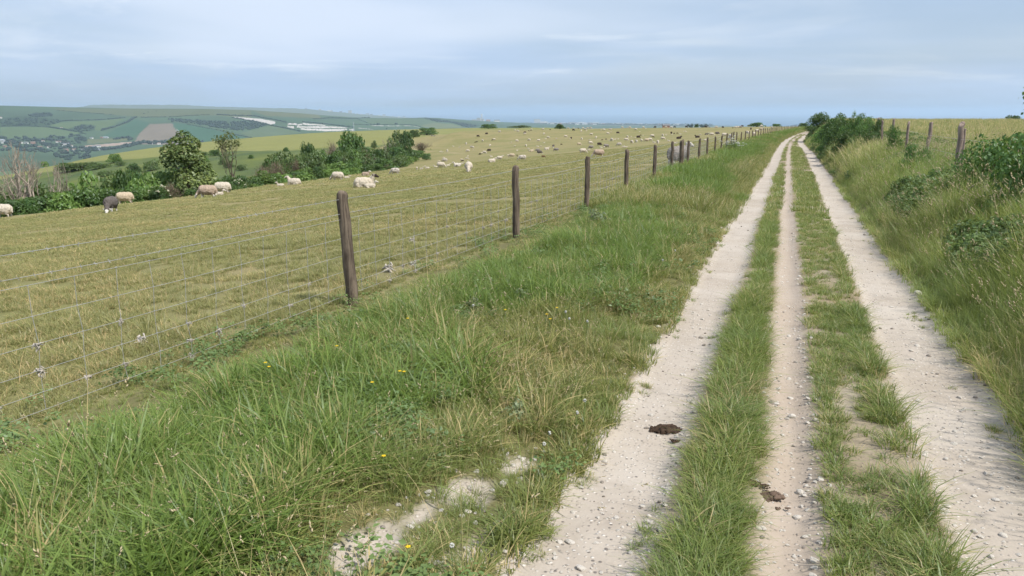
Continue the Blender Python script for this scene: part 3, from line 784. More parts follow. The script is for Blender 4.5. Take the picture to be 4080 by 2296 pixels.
G = np.random.default_rng(11)
def sector(bands, a0=-66, a1=26):
    out = []
    for r0, r1, dn in bands:
        area = .5*(r1*r1 - r0*r0)*R(a1-a0); n = int(area*dn)
        a = np.radians(G.uniform(a0, a1, n)); r = np.sqrt(G.uniform(r0*r0, r1*r1, n))
        out.append(np.stack([r*np.sin(a), r*np.cos(a)], -1))
    return np.vstack(out)
def zones(P):
    x, y = P[:, 0], P[:, 1]
    xf = fence_x(y); L = -0.97 + tshift(y); Rr = 1.33 + rshift(y)
    return x, y, xf, L, Rr, np.hypot(x, y)
def lift(P): return np.column_stack([P, land_z(P[:, 0], P[:, 1])])

def plant_verge():
    lush = [tuft('lush_tuft', M['lush'], 32, (.09, .30), .0062, .07, .35, .75, 100+i) for i in range(5)]
    fine = [tuft('fine_tuft', M['verge'], 36, (.07, .24), .0052, .07, .38, .6, 120+i, seedhead=(3 if i < 2 else 0), head=.03) for i in range(5)]
    shrt = [tuft('short_tuft', M['verge'], 40, (.04, .11), .0048, .06, .6, .7, 140+i) for i in range(4)]
    stem = [tuft('stem_tuft', M['verge'], 9, (.32, .55), .0026, .05, .28, .5, 150+i, seedhead=5) for i in range(5)]
    P = sector([(1.2, 4, 330), (4, 8, 210), (8, 16, 95)])
    x, y, xf, L, Rr, r = zones(P)
    m = (x > xf-.35+.3*(G.random(len(x))-.5)) & (x < L+.06) & ((chalk_sd(x, y) < np.where(x < L-.12, -.01, .03)) | ((x < L-.12) & (G.random(len(x)) < .18)))
    P = P[m]; x, y, xf, L, Rr, r = zones(P)
    t = (x-xf)/(L-xf)
    lu = vnoise(x+11, y*.8, 1.5, 3) + .16*np.exp(-((t-.42)/.25)**2) - .22*(t > .86) - .28*(t < .1) + .1*((x < -2.6) & (y < 2.6))
    hgt = (.35 + .75*vnoise(x+70, y+3, .8, 3) + .65*vnoise(x+17, y+33, .26, 2)**1.3)*.92
    hgt = np.where(t < .24, hgt*(.42 + .9*np.clip(t, 0, .3)), hgt)
    hgt = np.where((chalk_sd(x, y) > -.13) & (x < L-.12) & (y < 4), hgt*.5, hgt)
    shorty = (t > .93) | ((t < .16) & (vnoise(x+15, y, .4, 2) > .4)) | ((vnoise(x+5, y+50, .5, 3) > .57) & (lu < .62))
    il = (lu > .50) & ~shorty; isx = shorty; ifn = ~il & ~isx
    def go(nm, mk, protos, sc, dry):
        k = np.where(mk)[0]
        scatter(nm, lift(P[k]), G.uniform(0, 6.28, len(k)), (sc*hgt[k]*G.uniform(.8, 1.2, len(k))), np.clip(dry + .75*(vnoise(x[k]+9, y[k], .5, 3)-.5) + G.normal(0, .16, len(k)), 0, 1), protos)
    go('verge_grass', il, lush, 1.0, .18); go('dry_verge_grass', ifn, fine, .95, .25); go('short_verge_grass', isx, shrt, 1.0, .32)
    clov = [bpy.data.objects.new('clover_leaves', leaf_cloud('clover_leaves', 46, [((0, 0, .05), (.09, .09, .06)), ((.05, .03, .08), (.06, .06,  .05))], .021, 180+i, M['herb'], up=1.1, shell=.2)) for i in range(4)]
    kc = np.where((vnoise(x+61, y+23, .45, 3) > .56) & (G.random(len(x)) < .30))[0]
    scatter('clover_leaves', lift(P[kc]), G.uniform(0, 6.28, len(kc)), G.uniform(.7, 1.5, len(kc)), np.zeros(len(kc)), clov)
    ks = (G.random(len(x)) < np.where(t < .8, .06, .05)) & (t > .22)
    go('flowering_grass', ks, stem, .9, .45)
    # coarser tufts farther along
    lf = [tuft('lush_clump', M['lush'], 34, (.16, .36), .011, .20, .35, .7, 160+i) for i in range(4)]
    ff = [tuft('fine_clump', M['verge'], 36, (.12, .30), .008, .20, .3, .5, 170+i, seedhead=1) for i in range(4)]
    P = sector([(16, 34, 30), (34, 70, 12), (70, 150, 5), (150, 230, 2.5)], -30, 8)
    x, y, xf, L, Rr, r = zones(P)
    m = (x > xf-.2) & (x < L-.02)
    P = P[m]; x, y, xf, L, Rr, r = zones(P); t = (x-xf)/(L-xf)
    lu = vnoise(x+11, y*.5, 2.6, 3) + .2*np.exp(-((t-.45)/.22)**2) - .2*(t > .75)
    sc = (.85 + .55*vnoise(x+70, y, 2.5, 2))*np.where(t > .8, .6, 1)
    for nm, mk, pr, dr in (('distant_verge_grass', lu > .53, lf, .14), ('distant_dry_verge_grass', lu <= .53, ff, .32)):
        k = np.where(mk)[0]
        scatter(nm, lift(P[k]), G.uniform(0, 6.28, len(k)), sc[k]*(1+.004*r[k]), np.clip(dr+G.normal(0, .12, len(k)), 0, 1), pr)
plant_verge()

def plant_strips():
    a = [tuft('strip_tuft', M['strip'], 40, (.06, .19), .0046, .055, .5, .75, 200+i) for i in range(5)]
    b = [tuft('low_tuft', M['strip'], 38, (.03, .085), .0046, .055, .75, .7, 210+i) for i in range(5)]
    far = [tuft('strip_clump', M['strip'], 34, (.06, .16), .009, .16, .5, .6, 220+i) for i in range(4)]
    P = sector([(1.2, 4, 620), (4, 8, 420), (8, 18, 170)], -40, 26)
    x, y, xf, L, Rr, r = zones(P)
    (l0, l1), (c0, c1), (r0, r1) = ruts(y)
    fr = (G.random(len(x))-.5)*.10
    s1 = (x > l1+.075+fr) & (x < c0-.055+fr*.6); s2 = (x > c1+.05+fr*.6) & (x < r0-.05+fr)
    u2 = (x-c1)/np.maximum(r0-c1, .1)
    bare = vnoise(x*1.3+3, y*.75, .30, 3) + .30*np.exp(-((u2-.48)/.26)**2) - .10*(y > 9) - .16*sstep(10, 20, y)
    s2 &= (bare < .80) | (G.random(len(x)) < .16)
    s1 &= ~((vnoise(x+31, y, .3, 2) > .74) & (x > c0-.12))
    stray = (vnoise(x+77, y+5, .28, 2) > .64) & (G.random(len(x)) < .4) & (((x > r1-.22) & (x < r1)) | ((x > l1-.10) & (x < l1+.08)) | ((x > l0) & (x < l0+.12)))
    for nm, mk, pr, s in (('track_grass', s1, a, 1.0), ('low_track_grass', s2, None, .9), ('stray_track_grass', stray, b, .8)):
        k = np.where(mk)[0]
        if nm == 'low_track_grass':
            tall = (u2[k] > .72) & (vnoise(x[k], y[k]+8, .5, 2) > .42)
            for nm2, kk, p2 in (('low_track_grass', k[~tall], b), ('edge_track_grass', k[tall], a)):
                scatter(nm2, lift(P[kk]), G.uniform(0, 6.28, len(kk)), s*G.uniform(.6, 1.1, len(kk)), np.clip(.30+.4*(vnoise(x[kk], y[kk], .5, 2)-.5)+G.normal(0, .12, len(kk)), 0, 1), p2)
            continue
        scatter(nm, lift(P[k]), G.uniform(0, 6.28, len(k)), s*(.5+.7*vnoise(x[k]+4, y[k], .5, 3))*G.uniform(.75, 1.15, len(k))*np.where(np.minimum(x[k]-l1[k], c0[k]-x[k]) < .11, .72, 1), np.clip(.26+.5*(vnoise(x[k]+55, y[k], .6, 2)-.5)+G.normal(0, .12, len(k)), 0, 1), pr)
    P = sector([(18, 36, 45), (36, 80, 16), (80, 150, 6)], -20, 6)
    x, y, xf, L, Rr, r = zones(P)
    (l0, l1), (c0, c1), (r0, r1) = ruts(y)
    k = np.where(((x > l1+.08) & (x < c0-.08)) | ((x > c1+.08) & (x < r0-.10)))[0]
    scatter('distant_track_grass', lift(P[k]), G.uniform(0, 6.28, len(k)), G.uniform(.6, 1.1, len(k)), np.clip(.3+G.normal(0, .12, len(k)), 0, 1), far)
plant_strips()

def plant_field():
    a = [tuft('turf_tuft', M['turf'], 40, (.03, .095), .0042, .075, .7, .8, 300+i) for i in range(6)]
    b = [tuft('turf_clump', M['turf'], 40, (.035, .10), .010, .19, .7, .8, 310+i) for i in range(5)]
    c = [tuft('turf_patch', M['turf'], 40, (.05, .12), .026, .55, .8, .8, 320+i) for i in range(5)]
    st = [tuft('turf_stem', M['turf'], 6, (.12, .26), .0026, .07, .35, .4, 330+i, seedhead=2, head=.022) for i in range(4)]
    for nm, bands, pr, s in (('pasture_grass', [(3.5, 9, 120), (9, 16, 80)], a, 1.0), ('middle_pasture_grass', [(14, 26, 46), (26, 45, 24)], b, .72), ('distant_pasture_grass', [(40, 75, 3.6), (75, 130, 1.8)], c, .7)):
        P = sector(bands, -66, 2)
        x, y, xf, L, Rr, r = zones(P)
        k = np.where((x < xf-.12) & (r < edge_r(x, y)-.5) & (vnoise(x*1.0+1, y, .45 if nm == 'pasture_grass' else 2, 2) > (.36 if nm == 'pasture_grass' else .3)))[0]
        x, y = x[k], y[k]
        scatter(nm, lift(P[k]), G.uniform(0, 6.28, len(k)), s*(.55+.9*vnoise(x+8, y, 1.3, 3))*G.uniform(.8, 1.2, len(k)), np.clip(.25+.75*(vnoise(x+40, y, 1.9, 3)-.5)+G.normal(0, .15, len(k)), 0, 1), pr)
    P = sector([(4, 14, 7), (14, 40, 2)], -66, 2)
    x, y, xf, L, Rr, r = zones(P)
    k = np.where((x < xf-.3) & (r < edge_r(x, y)-1))[0]
    scatter('pasture_stems', lift(P[k]), G.uniform(0, 6.28, len(k)), G.uniform(.7, 1.2, len(k)), np.clip(.6+G.normal(0, .2, len(k)), 0, 1), st)
plant_field()

def plant_bank():
    low = [tuft('bank_low_tuft', M['bank'], 46, (.06, .2), .0042, .07, .5, .7, 400+i) for i in range(4)]
    mid = [tuft('bank_tuft', M['bank'], 50, (.25, .58), .0055, .10, .26, .55, 410+i) for i in range(5)]
    tall = [tuft('bank_stem_tuft', M['bank'], 20, (.45, .88), .0042, .10, .20, .32, 420+i, seedhead=6, head=.062) for i in range(6)]
    herb = [bpy.data.objects.new('herb_clump', leaf_cloud('herb_clump', 150, [((0, 0, .16), (.15, .15, .17)), ((.08, .05, .26), (.11, .11, .16)), ((-.09, .03, .22), (.1, .1, .15))], .052, 430+i, M['herb'])) for i in range(5)]
    P = sector([(1.6, 5, 240), (5, 9, 190), (9, 17, 100), (17, 30, 36)], -8, 34)
    x, y, xf, L, Rr, r = zones(P)
    m = (x > Rr-.02+.12*(G.random(len(x))-.5)) & (x < 7.5)
    P = P[m]; x, y, xf, L, Rr, r = zones(P)
    d = x-Rr
    n = vnoise(x+21, y*.8, 1.1, 3)
    lo = d < .10+.12*n; far = d > 2.6
    isH = (~lo) & (n > .60) & (r > 9) & (d > .5) & ~far; isT = (~lo) & ~isH & (G.random(len(x)) < .27+.2*(vnoise(x+3, y, 2, 2)-.5)); isM = (~lo) & ~isH & ~isT
    ramp = sstep(.0, .8, d)*.6+.4; ramp = np.where(lo, 1.0, ramp)
    keep = np.where(r < 9, True, True)
    for nm, mk, pr, dr, s in (('bank_edge_grass', lo, low, .3, 1.0), ('bank_grass', isM, mid, .22, 1.0), ('tall_bank_grass', isT, tall, .28, 1.0), ('bank_herbs', isH, herb, 0, 1.0)):
        k = np.where(mk)[0]
        scatter(nm, lift(P[k]), G.uniform(0, 6.28, len(k)), s*ramp[k]*G.uniform(.75, 1.2, len(k))*(.7+.6*vnoise(x[k], y[k]+9, 1.2, 2)), np.clip(dr-.10+.6*(vnoise(x[k]+6, y[k], 1.5, 2)-.5)+G.normal(0, .12, len(k)), 0, 1), pr)
    mf = [tuft('bank_far_clump', M['bank'], 36, (.22, .6), .012, .24, .25, .5, 440+i, seedhead=3, head=.06) for i in range(5)]
    hf = [bpy.data.objects.new('bank_far_herb', leaf_cloud('bank_far_herb', 130, [((0, 0, .18), (.26, .26, .22)), ((.2, .1, .3), (.2, .2, .2))], .10, 450+i, M['herb'])) for i in range(4)]
    P = sector([(28, 60, 14), (60, 130, 5)], -6, 20)
    x, y, xf, L, Rr, r = zones(P); d = x-Rr
    m = (d > .05) & (x < 8); P = P[m]; x, y, xf, L, Rr, r = zones(P); d = x-Rr
    n = vnoise(x+21, y*.5, 2.4, 3)
    for nm, mk, pr in (('distant_bank_grass', n < .51, mf), ('distant_bank_herbs', (n >= .51) & (x < 5), hf)):
        k = np.where(mk)[0]
        scatter(nm, lift(P[k]), G.uniform(0, 6.28, len(k)), (sstep(0, .8, d[k])*.7+.3)*G.uniform(.8, 1.2, len(k)), np.clip(.34+.7*(vnoise(x[k]+6, y[k], 3, 2)-.5)+G.normal(0, .12, len(k)), 0, 1), pr)
    # hay meadow over the right-hand fence
    hay = [tuft('hay_clump', M['bank'], 34, (.3, .6), .014, .35, .2, .3, 460+i, seedhead=5, head=.05) for i in range(4)]
    P = sector([(7, 30, 5), (30, 80, 2.2), (80, 170, .9)], 0.2, 34)
    x, y, xf, L, Rr, r = zones(P)
    k = np.where(x > Rr+2.6)[0]
    scatter('hay_meadow_grass', lift(P[k]), G.uniform(0, 6.28, len(k)), G.uniform(.7, 1.1, len(k)), np.clip(.58+G.normal(0, .18, len(k)), 0, 1), hay)
plant_bank()

# ------------------------------------------------------------------ loose stones on the chalk
def stone_mesh(name, seed, m, flat=.6):
    g = np.random.default_rng(seed); V, Fc = icosphere(2)
    V = V*np.array([1.0, .78, flat])
    for k in range(9):                                            # knock flat facets off the lump
        n = g.normal(0, 1, 3); n /= np.linalg.norm(n); d = g.uniform(.45, .75)
        s = V @ n; V = V - np.outer(np.maximum(s-d, 0), n)
    V = V + .05*g.normal(0, 1, V.shape)*.5
    return mesh_np(name, V, [Fc], [m], None, False)
def lay_gravel():
    pale = [bpy.data.objects.new('pebble', stone_mesh('pebble', 500+i, M['stone'], .42)) for i in range(5)]
    dark = [bpy.data.objects.new('flint_pebble', stone_mesh('flint_pebble', 510+i, M['flint'], .6)) for i in range(3)]
    P = sector([(1.5, 4, 620), (4, 8, 340), (8, 16, 110), (16, 40, 16)], -40, 30)
    x, y, xf, L, Rr, r = zones(P)
    sd = chalk_sd(x, y)
    m = (sd > -.07) & (G.random(len(x)) < np.where(sd < .07, 1.0, .55)) & ~((sd < 0) & (G.random(len(x)) < .5))
    P, r, sd = P[m], r[m], sd[m]
    sz = np.exp(G.normal(-5.05, .55, len(P)))*np.where(sd < .06, 1.2, 1)*(1+.02*r)
    sz = np.clip(sz, .0035, .025)
    dk = G.random(len(P)) < .08
    Q = lift(P); Q[:, 2] += sz*.12
    z = np.zeros(len(P))
    for nm, k, pr in (('chalk_gravel', ~dk, pale), ('flint_gravel', dk, dark)):
        scatter(nm, Q[k], G.uniform(0, 6.28, k.sum()), sz[k], z[k], pr, tilt=(G.normal(0, .25, k.sum()), G.normal(0, .25, k.sum())))
lay_gravel()
# ------------------------------------------------------------------ labels: a phrase, then whatever singles the thing out
_pend = []
def later(o, phrase, px): _pend.append((o, phrase, px))
ORD = ['first', 'second', 'third', 'fourth', 'fifth', 'sixth', 'seventh', 'eighth', 'ninth', 'tenth', 'eleventh', 'twelfth', 'thirteenth', 'fourteenth', 'fifteenth', 'sixteenth', 'seventeenth', 'eighteenth', 'nineteenth', 'twentieth']
def settle_labels():
    by = {}
    for o, ph, px in _pend: by.setdefault(ph, []).append((px, o))
    for ph, L in by.items():
        L.sort(key=lambda t: t[0])
        for i, (px, o) in enumerate(L):
            n = len(L)
            if n == 1: o['label'] = ph
            elif n == 2: o['label'] = ph + (', left of two' if i == 0 else ', right of two')
            elif i == 0: o['label'] = ph + ', leftmost'
            elif i == n-1: o['label'] = ph + ', rightmost'
            else: o['label'] = ph + ', ' + ORD[min(i, 19)] + ' from left'

# ------------------------------------------------------------------ the stock fence on the left
def post_mesh(name, h, r, seed, m, lean=0.0, sink=.25):
    g = np.random.default_rng(seed); mb = MB()
    zs = np.array([-sink, 0, .15*h, .35*h, .55*h, .75*h, .93*h, h-.012, h])
    P = np.stack([lean*zs + g.normal(0, .006, 9), g.normal(0, .006, 9), zs], -1)
    rad = r*np.array([1.06, 1.05, 1.03, 1.01, 1.0, .99, .97, .96, .86])*(1+g.normal(0, .02, 9))
    mb.tube(P, rad, 14, True)
    V = mb.V[0]
    th = np.arctan2(V[:, 1], V[:, 0])                                # drying cracks down the faces
    for c in g.uniform(-3, 3, 2):
        dd = np.abs((th - c + np.pi) % (2*np.pi) - np.pi); V[:, :2] *= (1 - .16*np.exp(-(dd/.16)**2))[:, None]
    return mb.mesh(name, [m])
def solve_y(px, xfun, zoff=.8, zf=fence_z):
    ys = np.geomspace(4.5, 260, 4000); xs = xfun(ys); zs = zf(ys) + zoff
    q = project(np.stack([xs, ys, zs], -1))[0]
    return float(ys[int(np.argmin(np.abs(q-px)))])
def strand(pts, rad, mb, k=5): mb.tube(np.array(pts), rad, k, False)
POSTS = [1390, 2057, 2340, 2497, 2609, 2680, 2716, 2742, 2786, 2820, 2851, 2876, 2896, 2914, 2924, 2936, 2954, 2970, 2985, 2999] + [2700 + c*.23447 for c in (1325, 1375, 1415, 1455, 1490, 1525, 1555, 1585, 1605, 1637, 1660, 1683, 1705, 1735, 1765, 1790, 1818, 1843, 1868, 1890, 1918, 1937, 1955, 1975, 1995, 2010, 2025, 2045, 2060)]
FENCE_H = 1.10
def build_fence():
    root = thing('stock_fence', (-4.05, 2.0, float(fence_z(2.0))), 'stock fence of rough timber posts, barbed wire and netting left of the track', 'fence')
    org = np.array(root.location)
    ys = [2.0] + [solve_y(p, fence_x) for p in POSTS]
    ys = [ys[0]] + sorted(ys[1:])
    g = np.random.default_rng(3)
    far = [post_mesh('fence_post', FENCE_H, .052, 700+i, M['post'], (i-2)*.01) for i in range(5)]
    for i, y in enumerate(ys):
        x = float(fence_x(y)); z = LZ(x, y)
        if i < 8:
            r = [.05, .057, .054, .052, .054, .052, .05, .085][i]
            me = post_mesh('fence_post', FENCE_H*(1.0 if i != 7 else 1.02), r, 710+i, M['post'], [-.03, -.055, -.012, .01, .0, .012, -.01, 0][i])
        else: me = far[i % 5]
        o = put('fence_post', me, root, (x-org[0], y-org[1], z-org[2]), g.uniform(0, .4) if i >= 8 else 0)
        if i >= 8: o.scale = (1.0, 1.0, g.uniform(.96, 1.05)); 
    zy = [LZ(float(fence_x(q)), q) for q in ys]
    def zw(y, h): return np.interp(y, ys, zy) + h
    yy = [-1.0]
    for a, b in zip(ys[:-1], ys[1:]):
        n = 6 if b < 60 else 2
        yy += list(np.linspace(a, b, n, endpoint=False))
    yy.append(ys[-1]); yy = np.array(yy)
    side = -.062
    def line(h, sag, rad, y1):
        Y = yy[yy <= y1]; X = fence_x(Y)
        near = np.array([min(abs(q-p) for p in ys) for q in Y])
        return np.stack([X+side-org[0], Y-org[1], zw(Y, h)-sag*np.clip(near/2.1, 0, 1)-org[2]], -1)
    for k, (h, rad) in enumerate(((1.045, .0026), (.905, .0026))):
        mb = MB(); L = line(h, .018, rad, 150); strand(L, np.clip(.0018+.00009*np.maximum(L[:, 1], 0), .0018, .005), mb, 5)
        q = np.random.default_rng(40+k)
        seg = np.cumsum(np.r_[0, np.linalg.norm(np.diff(L, axis=0), axis=1)])
        for s in np.arange(.05, min(seg[-1], 26), .105):             # four-point barbs
            c = np.array([np.interp(s, seg, L[:, j]) for j in range(3)])
            for t in range(2):
                d = q.normal(0, 1, 3); d[1] *= .4; d /= np.linalg.norm(d)
                mb.tube(np.stack([c-d*.014, c+d*.014]), .0017, 3, False)
        put('barbed_wire', mb.mesh('barbed_wire', [M['wire']]), root)
    mb = MB()
    hs = [.85, .665, .495, .335, .20, .09]
    for h in hs:
        L = line(h, .012, .0018, 75); strand(L, np.clip(.0015+.00006*np.maximum(L[:, 1], 0), .0015, .0036), mb, 4)
    for y in np.arange(-.8, 42, .30):
        x = float(fence_x(y))+side; q = np.random.default_rng(int(y*100)+500)
        P = np.array([[x+q.normal(0, .004)-org[0], y+q.normal(0, .008)-org[1], float(zw(y, h))-.008-org[2]] for h in hs])
        mb.tube(P, .0019+.00005*max(y, 0), 4, False)
        for p in P: mb.tube(np.array([p-[0, .006, 0], p+[0, .006, 0]]), .0027, 4, False)
    put('wire_netting', mb.mesh('wire_netting', [M['wire']]), root)
    return ys, zw, hs
FY, FZW, FHS = build_fence()

def wool_mesh(seed):
    g = np.random.default_rng(seed); mb = MB()
    for k in range(16):
        p = g.normal(0, .010, 3); P = [p]
        for j in range(4): p = p + g.normal(0, .011, 3) + np.array([0, 0, -.005]); P.append(p)
        mb.tube(np.array(P), np.array([.003, .0055, .005, .004, .001])*g.uniform(.6, 1.2), 5)
    return mb.mesh('wool_wisp', [M['wool']])
def hang_wool():
    me = [wool_mesh(i) for i in range(4)]; g = np.random.default_rng(8)
    spots = [(65, 1455), (75, 1350), (85, 1620), (320, 1500), (515, 1308), (525, 1415), (695, 1258), (712, 1345), (720, 1440), (865, 1300), (995, 1165), (1120, 1230), (1230, 1130), (1600, 1060), (1640, 1110), (1790, 915), (1870, 935), (1910, 910), (1950, 880), (1980, 850), (2010, 860), (1740, 985), (1560, 1155), (2105, 810), (2130, 800), (2420, 730), (2440, 720), (2460, 715)]
    for i, (px, py) in enumerate(spots):
        d = ray(px, py)                                              # where the sight line crosses the netting
        ys = np.linspace(2.2, 40, 4000); X = fence_x(ys)-.062
        t = ys/d[1]; k = int(np.argmin(np.abs(t*d[0]-X))); y = ys[k]
        y = round((y+.8)/.30)*.30-.8
        z0 = CH + t[k]*d[2]; hgt = [float(FZW(y, h)) for h in FHS]
        z = min(hgt, key=lambda q: abs(q-z0))
        o = tag(put('wool_wisp', me[i % 4], None, (float(fence_x(y))-.062, y, z-.008), g.uniform(0, 6), g.uniform(.4, .8)*(1+y*.02)), cat='wool', group='wisps of wool on the netting')
        later(o, 'wisp of wool caught on the netting ' + ('before the nearest big post' if px < 1380 else 'between the first two big posts' if px < 2057 else 'beyond the second big post'), px)
    for px, py, s, ph in ((1550, 1085, 2.6, 'white tuft of wool lying in grass just past the nearest fence post'), (1643, 970, 2.0, 'white scrap of wool on pasture right of the nearest post'), (1648, 1070, 1.8, 'small wool scrap by the netting foot, below another scrap'), (565, 1378, 2.0, 'white wool scrap on grazed turf seen through the near netting')):
        x, y, z = hit(px, py); o = tag(put('wool_tuft', me[0], None, (x, y, z+.05), 1.0, s), ph, 'wool', 'wool tufts on the ground')
hang_wool()

def build_old_fence():
    g = np.random.default_rng(77)
    X = lambda y: np.full_like(np.asarray(y, float), 3.14) - .9*sstep(45, 95, y)
    root = thing('old_fence', (3.14, 18.8, LZ(3.14, 18.8)), 'old weathered post and wire fence half buried in tall grass right of track', 'fence')
    org = np.array(root.location); ys = []
    for i, (px, top) in enumerate(((3826, 491), (3700, 488), (3616, 487), (3560, 475), (3522, 479), (3500, 473), (3455, 478))):
        y = solve_y(px, X, .9, right_z); x = float(X(y)); z = LZ(x, y); ys.append((y, x, z))
        h = CH + math.hypot(x, y)*math.tan(R(azel(px, top)[1])) - z
        o = put('fence_post', post_mesh('fence_post', max(.8, min(h, 1.7)), [.056, .046, .04, .045, .04, .06, .04][i], 800+i, M['oldpost'], [0, .03, -.01, .02, .12, -.04, 0][i]), root, (x-org[0], y-org[1], z-org[2]), i)
    y0, x0, z0 = ys[0]
    put('fence_post', post_mesh('fence_post', 1.16, .022, 812, M['oldpost'], .0), root, (.13, .1, LZ(3.27, 18.9)-org[2]))
    for h in (.95, .62):
        mb = MB(); P = np.array([[3.14, 9.0, LZ(3.14, 9.0)+h]] + [[x, y, z+h] for y, x, z in ys]) - org
        strand(P, .0028, mb, 4); put('wire', mb.mesh('wire', [M['wire']]), root)
build_old_fence()

# ------------------------------------------------------------------ shrubs and trees
def lobes(seed, n, w=1.0, h=1.0, tall=.5, low=True):
    g = np.random.default_rng(seed); out = []
    for i in range(n):
        a = g.uniform(0, 6.28); rr = .62*w*math.sqrt(g.random()); z = g.uniform(.18, .78)*h
        s = g.uniform(.26, .46)*(1.1-.35*z/h)
        out.append(((rr*math.cos(a)*(1.15-.5*z/h), rr*math.sin(a)*(1.15-.5*z/h), z), (s*w, s*w, s*h*tall)))
    out.append(((0, 0, .42*h), (.55*w, .55*w, .42*h)))
    if low:
        for i in range(6): a = i*1.05+.3; out.append(((.5*w*math.cos(a), .5*w*math.sin(a), .16*h), (.36*w, .36*w, .22*h)))
    return out
def limbs(seed, n=5, r=.05, top=.8):
    g = np.random.default_rng(seed); mb = MB()
    for i in range(n):
        a = 6.28*i/n + g.uniform(-.5, .5); sp = g.uniform(.15, .5)
        P = [np.array([.05*math.cos(a), .05*math.sin(a), -.12])]
        for k in range(1, 5): P.append(np.array([sp*(k/4)**1.3*math.cos(a)+g.normal(0, .03), sp*(k/4)**1.3*math.sin(a)+g.normal(0, .03), top*g.uniform(.8, 1)*k/4]))
        mb.tube(np.array(P), np.array([r, r*.85, r*.6, r*.4, r*.15]), 5)
    return mb
SHR = {}
def shrub_variants():
    for kind, m, n, size, nl, shell in (('hawthorn', 'hawthorn', 2300, .105, 10, .55), ('scrub', 'scrub', 1700, .10, 11, .5), ('bright', 'bright', 2100, .12, 10, .6), ('ash', 'ash', 900, .11, 9, .5)):
        for v in range(4):
            c = leaf_cloud('crown', n, lobes(900+v*7+len(kind), nl, tall=.75), size, 920+v+len(kind)*10, M[m], shell=shell)
            t = limbs(940+v, 5, .035).mesh('trunk', [M['bark']])
            SHR.setdefault(kind, []).append((c, t))
    for v in range(3):                                               # bare brown shrubs: fans of twigs
        g = np.random.default_rng(960+v); mb = MB()
        for i in range(60):
            a = g.uniform(0, 6.28); sp = abs(g.normal(0, .42)); h = g.uniform(.55, 1.0)*(1-.25*sp)
            P = [np.array([.08*math.cos(a), .08*math.sin(a), -.05]), np.array([sp*.3*math.cos(a), sp*.3*math.sin(a), h*.4]), np.array([sp*.75*math.cos(a)+g.normal(0, .05), sp*.75*math.sin(a)+g.normal(0, .05), h*.75]), np.array([sp*math.cos(a)+g.normal(0, .08), sp*math.sin(a)+g.normal(0, .08), h])]
            mb.tube(np.array(P), np.array([.022, .016, .010, .004]), 4)
            for k in range(5):
                b = P[2]*(1-k*.15)+P[3]*k*.15; d = g.normal(0, .16, 3); d[2] = abs(d[2])
                mb.tube(np.array([b, b+d*.6, b+d]), np.array([.007, .005, .002]), 3)
        c = leaf_cloud('crown', 240, lobes(970+v, 8, tall=.7), .07, 980+v, M['scrub'])
        SHR.setdefault('bare', []).append((c, mb.mesh('trunk', [M['twig']])))
shrub_variants()
GS = np.random.default_rng(21)
def shrub(kind, px, top, r, wpx, phrase, group, name=None, base=None, var=None):
    """a shrub standing r metres off in the direction of photo column px, as tall as the photo shows it"""
    a = azel(px, top)[0]; x, y = r*math.sin(R(a)), r*math.cos(R(a)); z = LZ(x, y)
    h = CH + r*math.tan(R(azel(px, top)[1])) - z
    h = max(.5, h); w = wpx*r/F_PX/2
    v = int(GS.integers(len(SHR[kind]))) if var is None else var
    c, t = SHR[kind][v]
    nm = name or {'hawthorn': 'hawthorn_bush', 'scrub': 'scrub_bush', 'bright': 'leafy_bush', 'bare': 'bare_bush', 'ash': 'sapling'}[kind]
    o = tag(put(nm, None, None, (x, y, z-.05), GS.uniform(0, 6.28), (w*1.42, w*1.42, h*1.09)), None, 'tree' if 'tree' in nm else 'bush', group)
    put('crown', c, o); put('trunk', t, o)
    later(o, phrase, px); return o
def er(px, py=700):
    a = azel(px, py)[0]; return float(np.interp(a, AZT, T_RE))
HG = 'bushes along the lower edge of the pasture'
def where(px):
    for lim, s in ((150, 'below the dead trees'), (330, 'right of the dead trees'), (520, 'behind the grey sheep'), (650, 'left of the tall broad tree'), (860, 'around the tall broad tree'), (1080, 'right of the tall broad tree'), (1250, 'at the thicket\'s left end'), (1450, 'in the middle of the thicket'), (9999, 'at the thicket\'s right end')):
        if px < lim: return s
ADJ = {'hawthorn': 'dark green bush', 'scrub': 'dull olive scrub bush', 'bright': 'bright leafy bush', 'bare': 'bare brown bush', 'ash': 'thin sapling'}
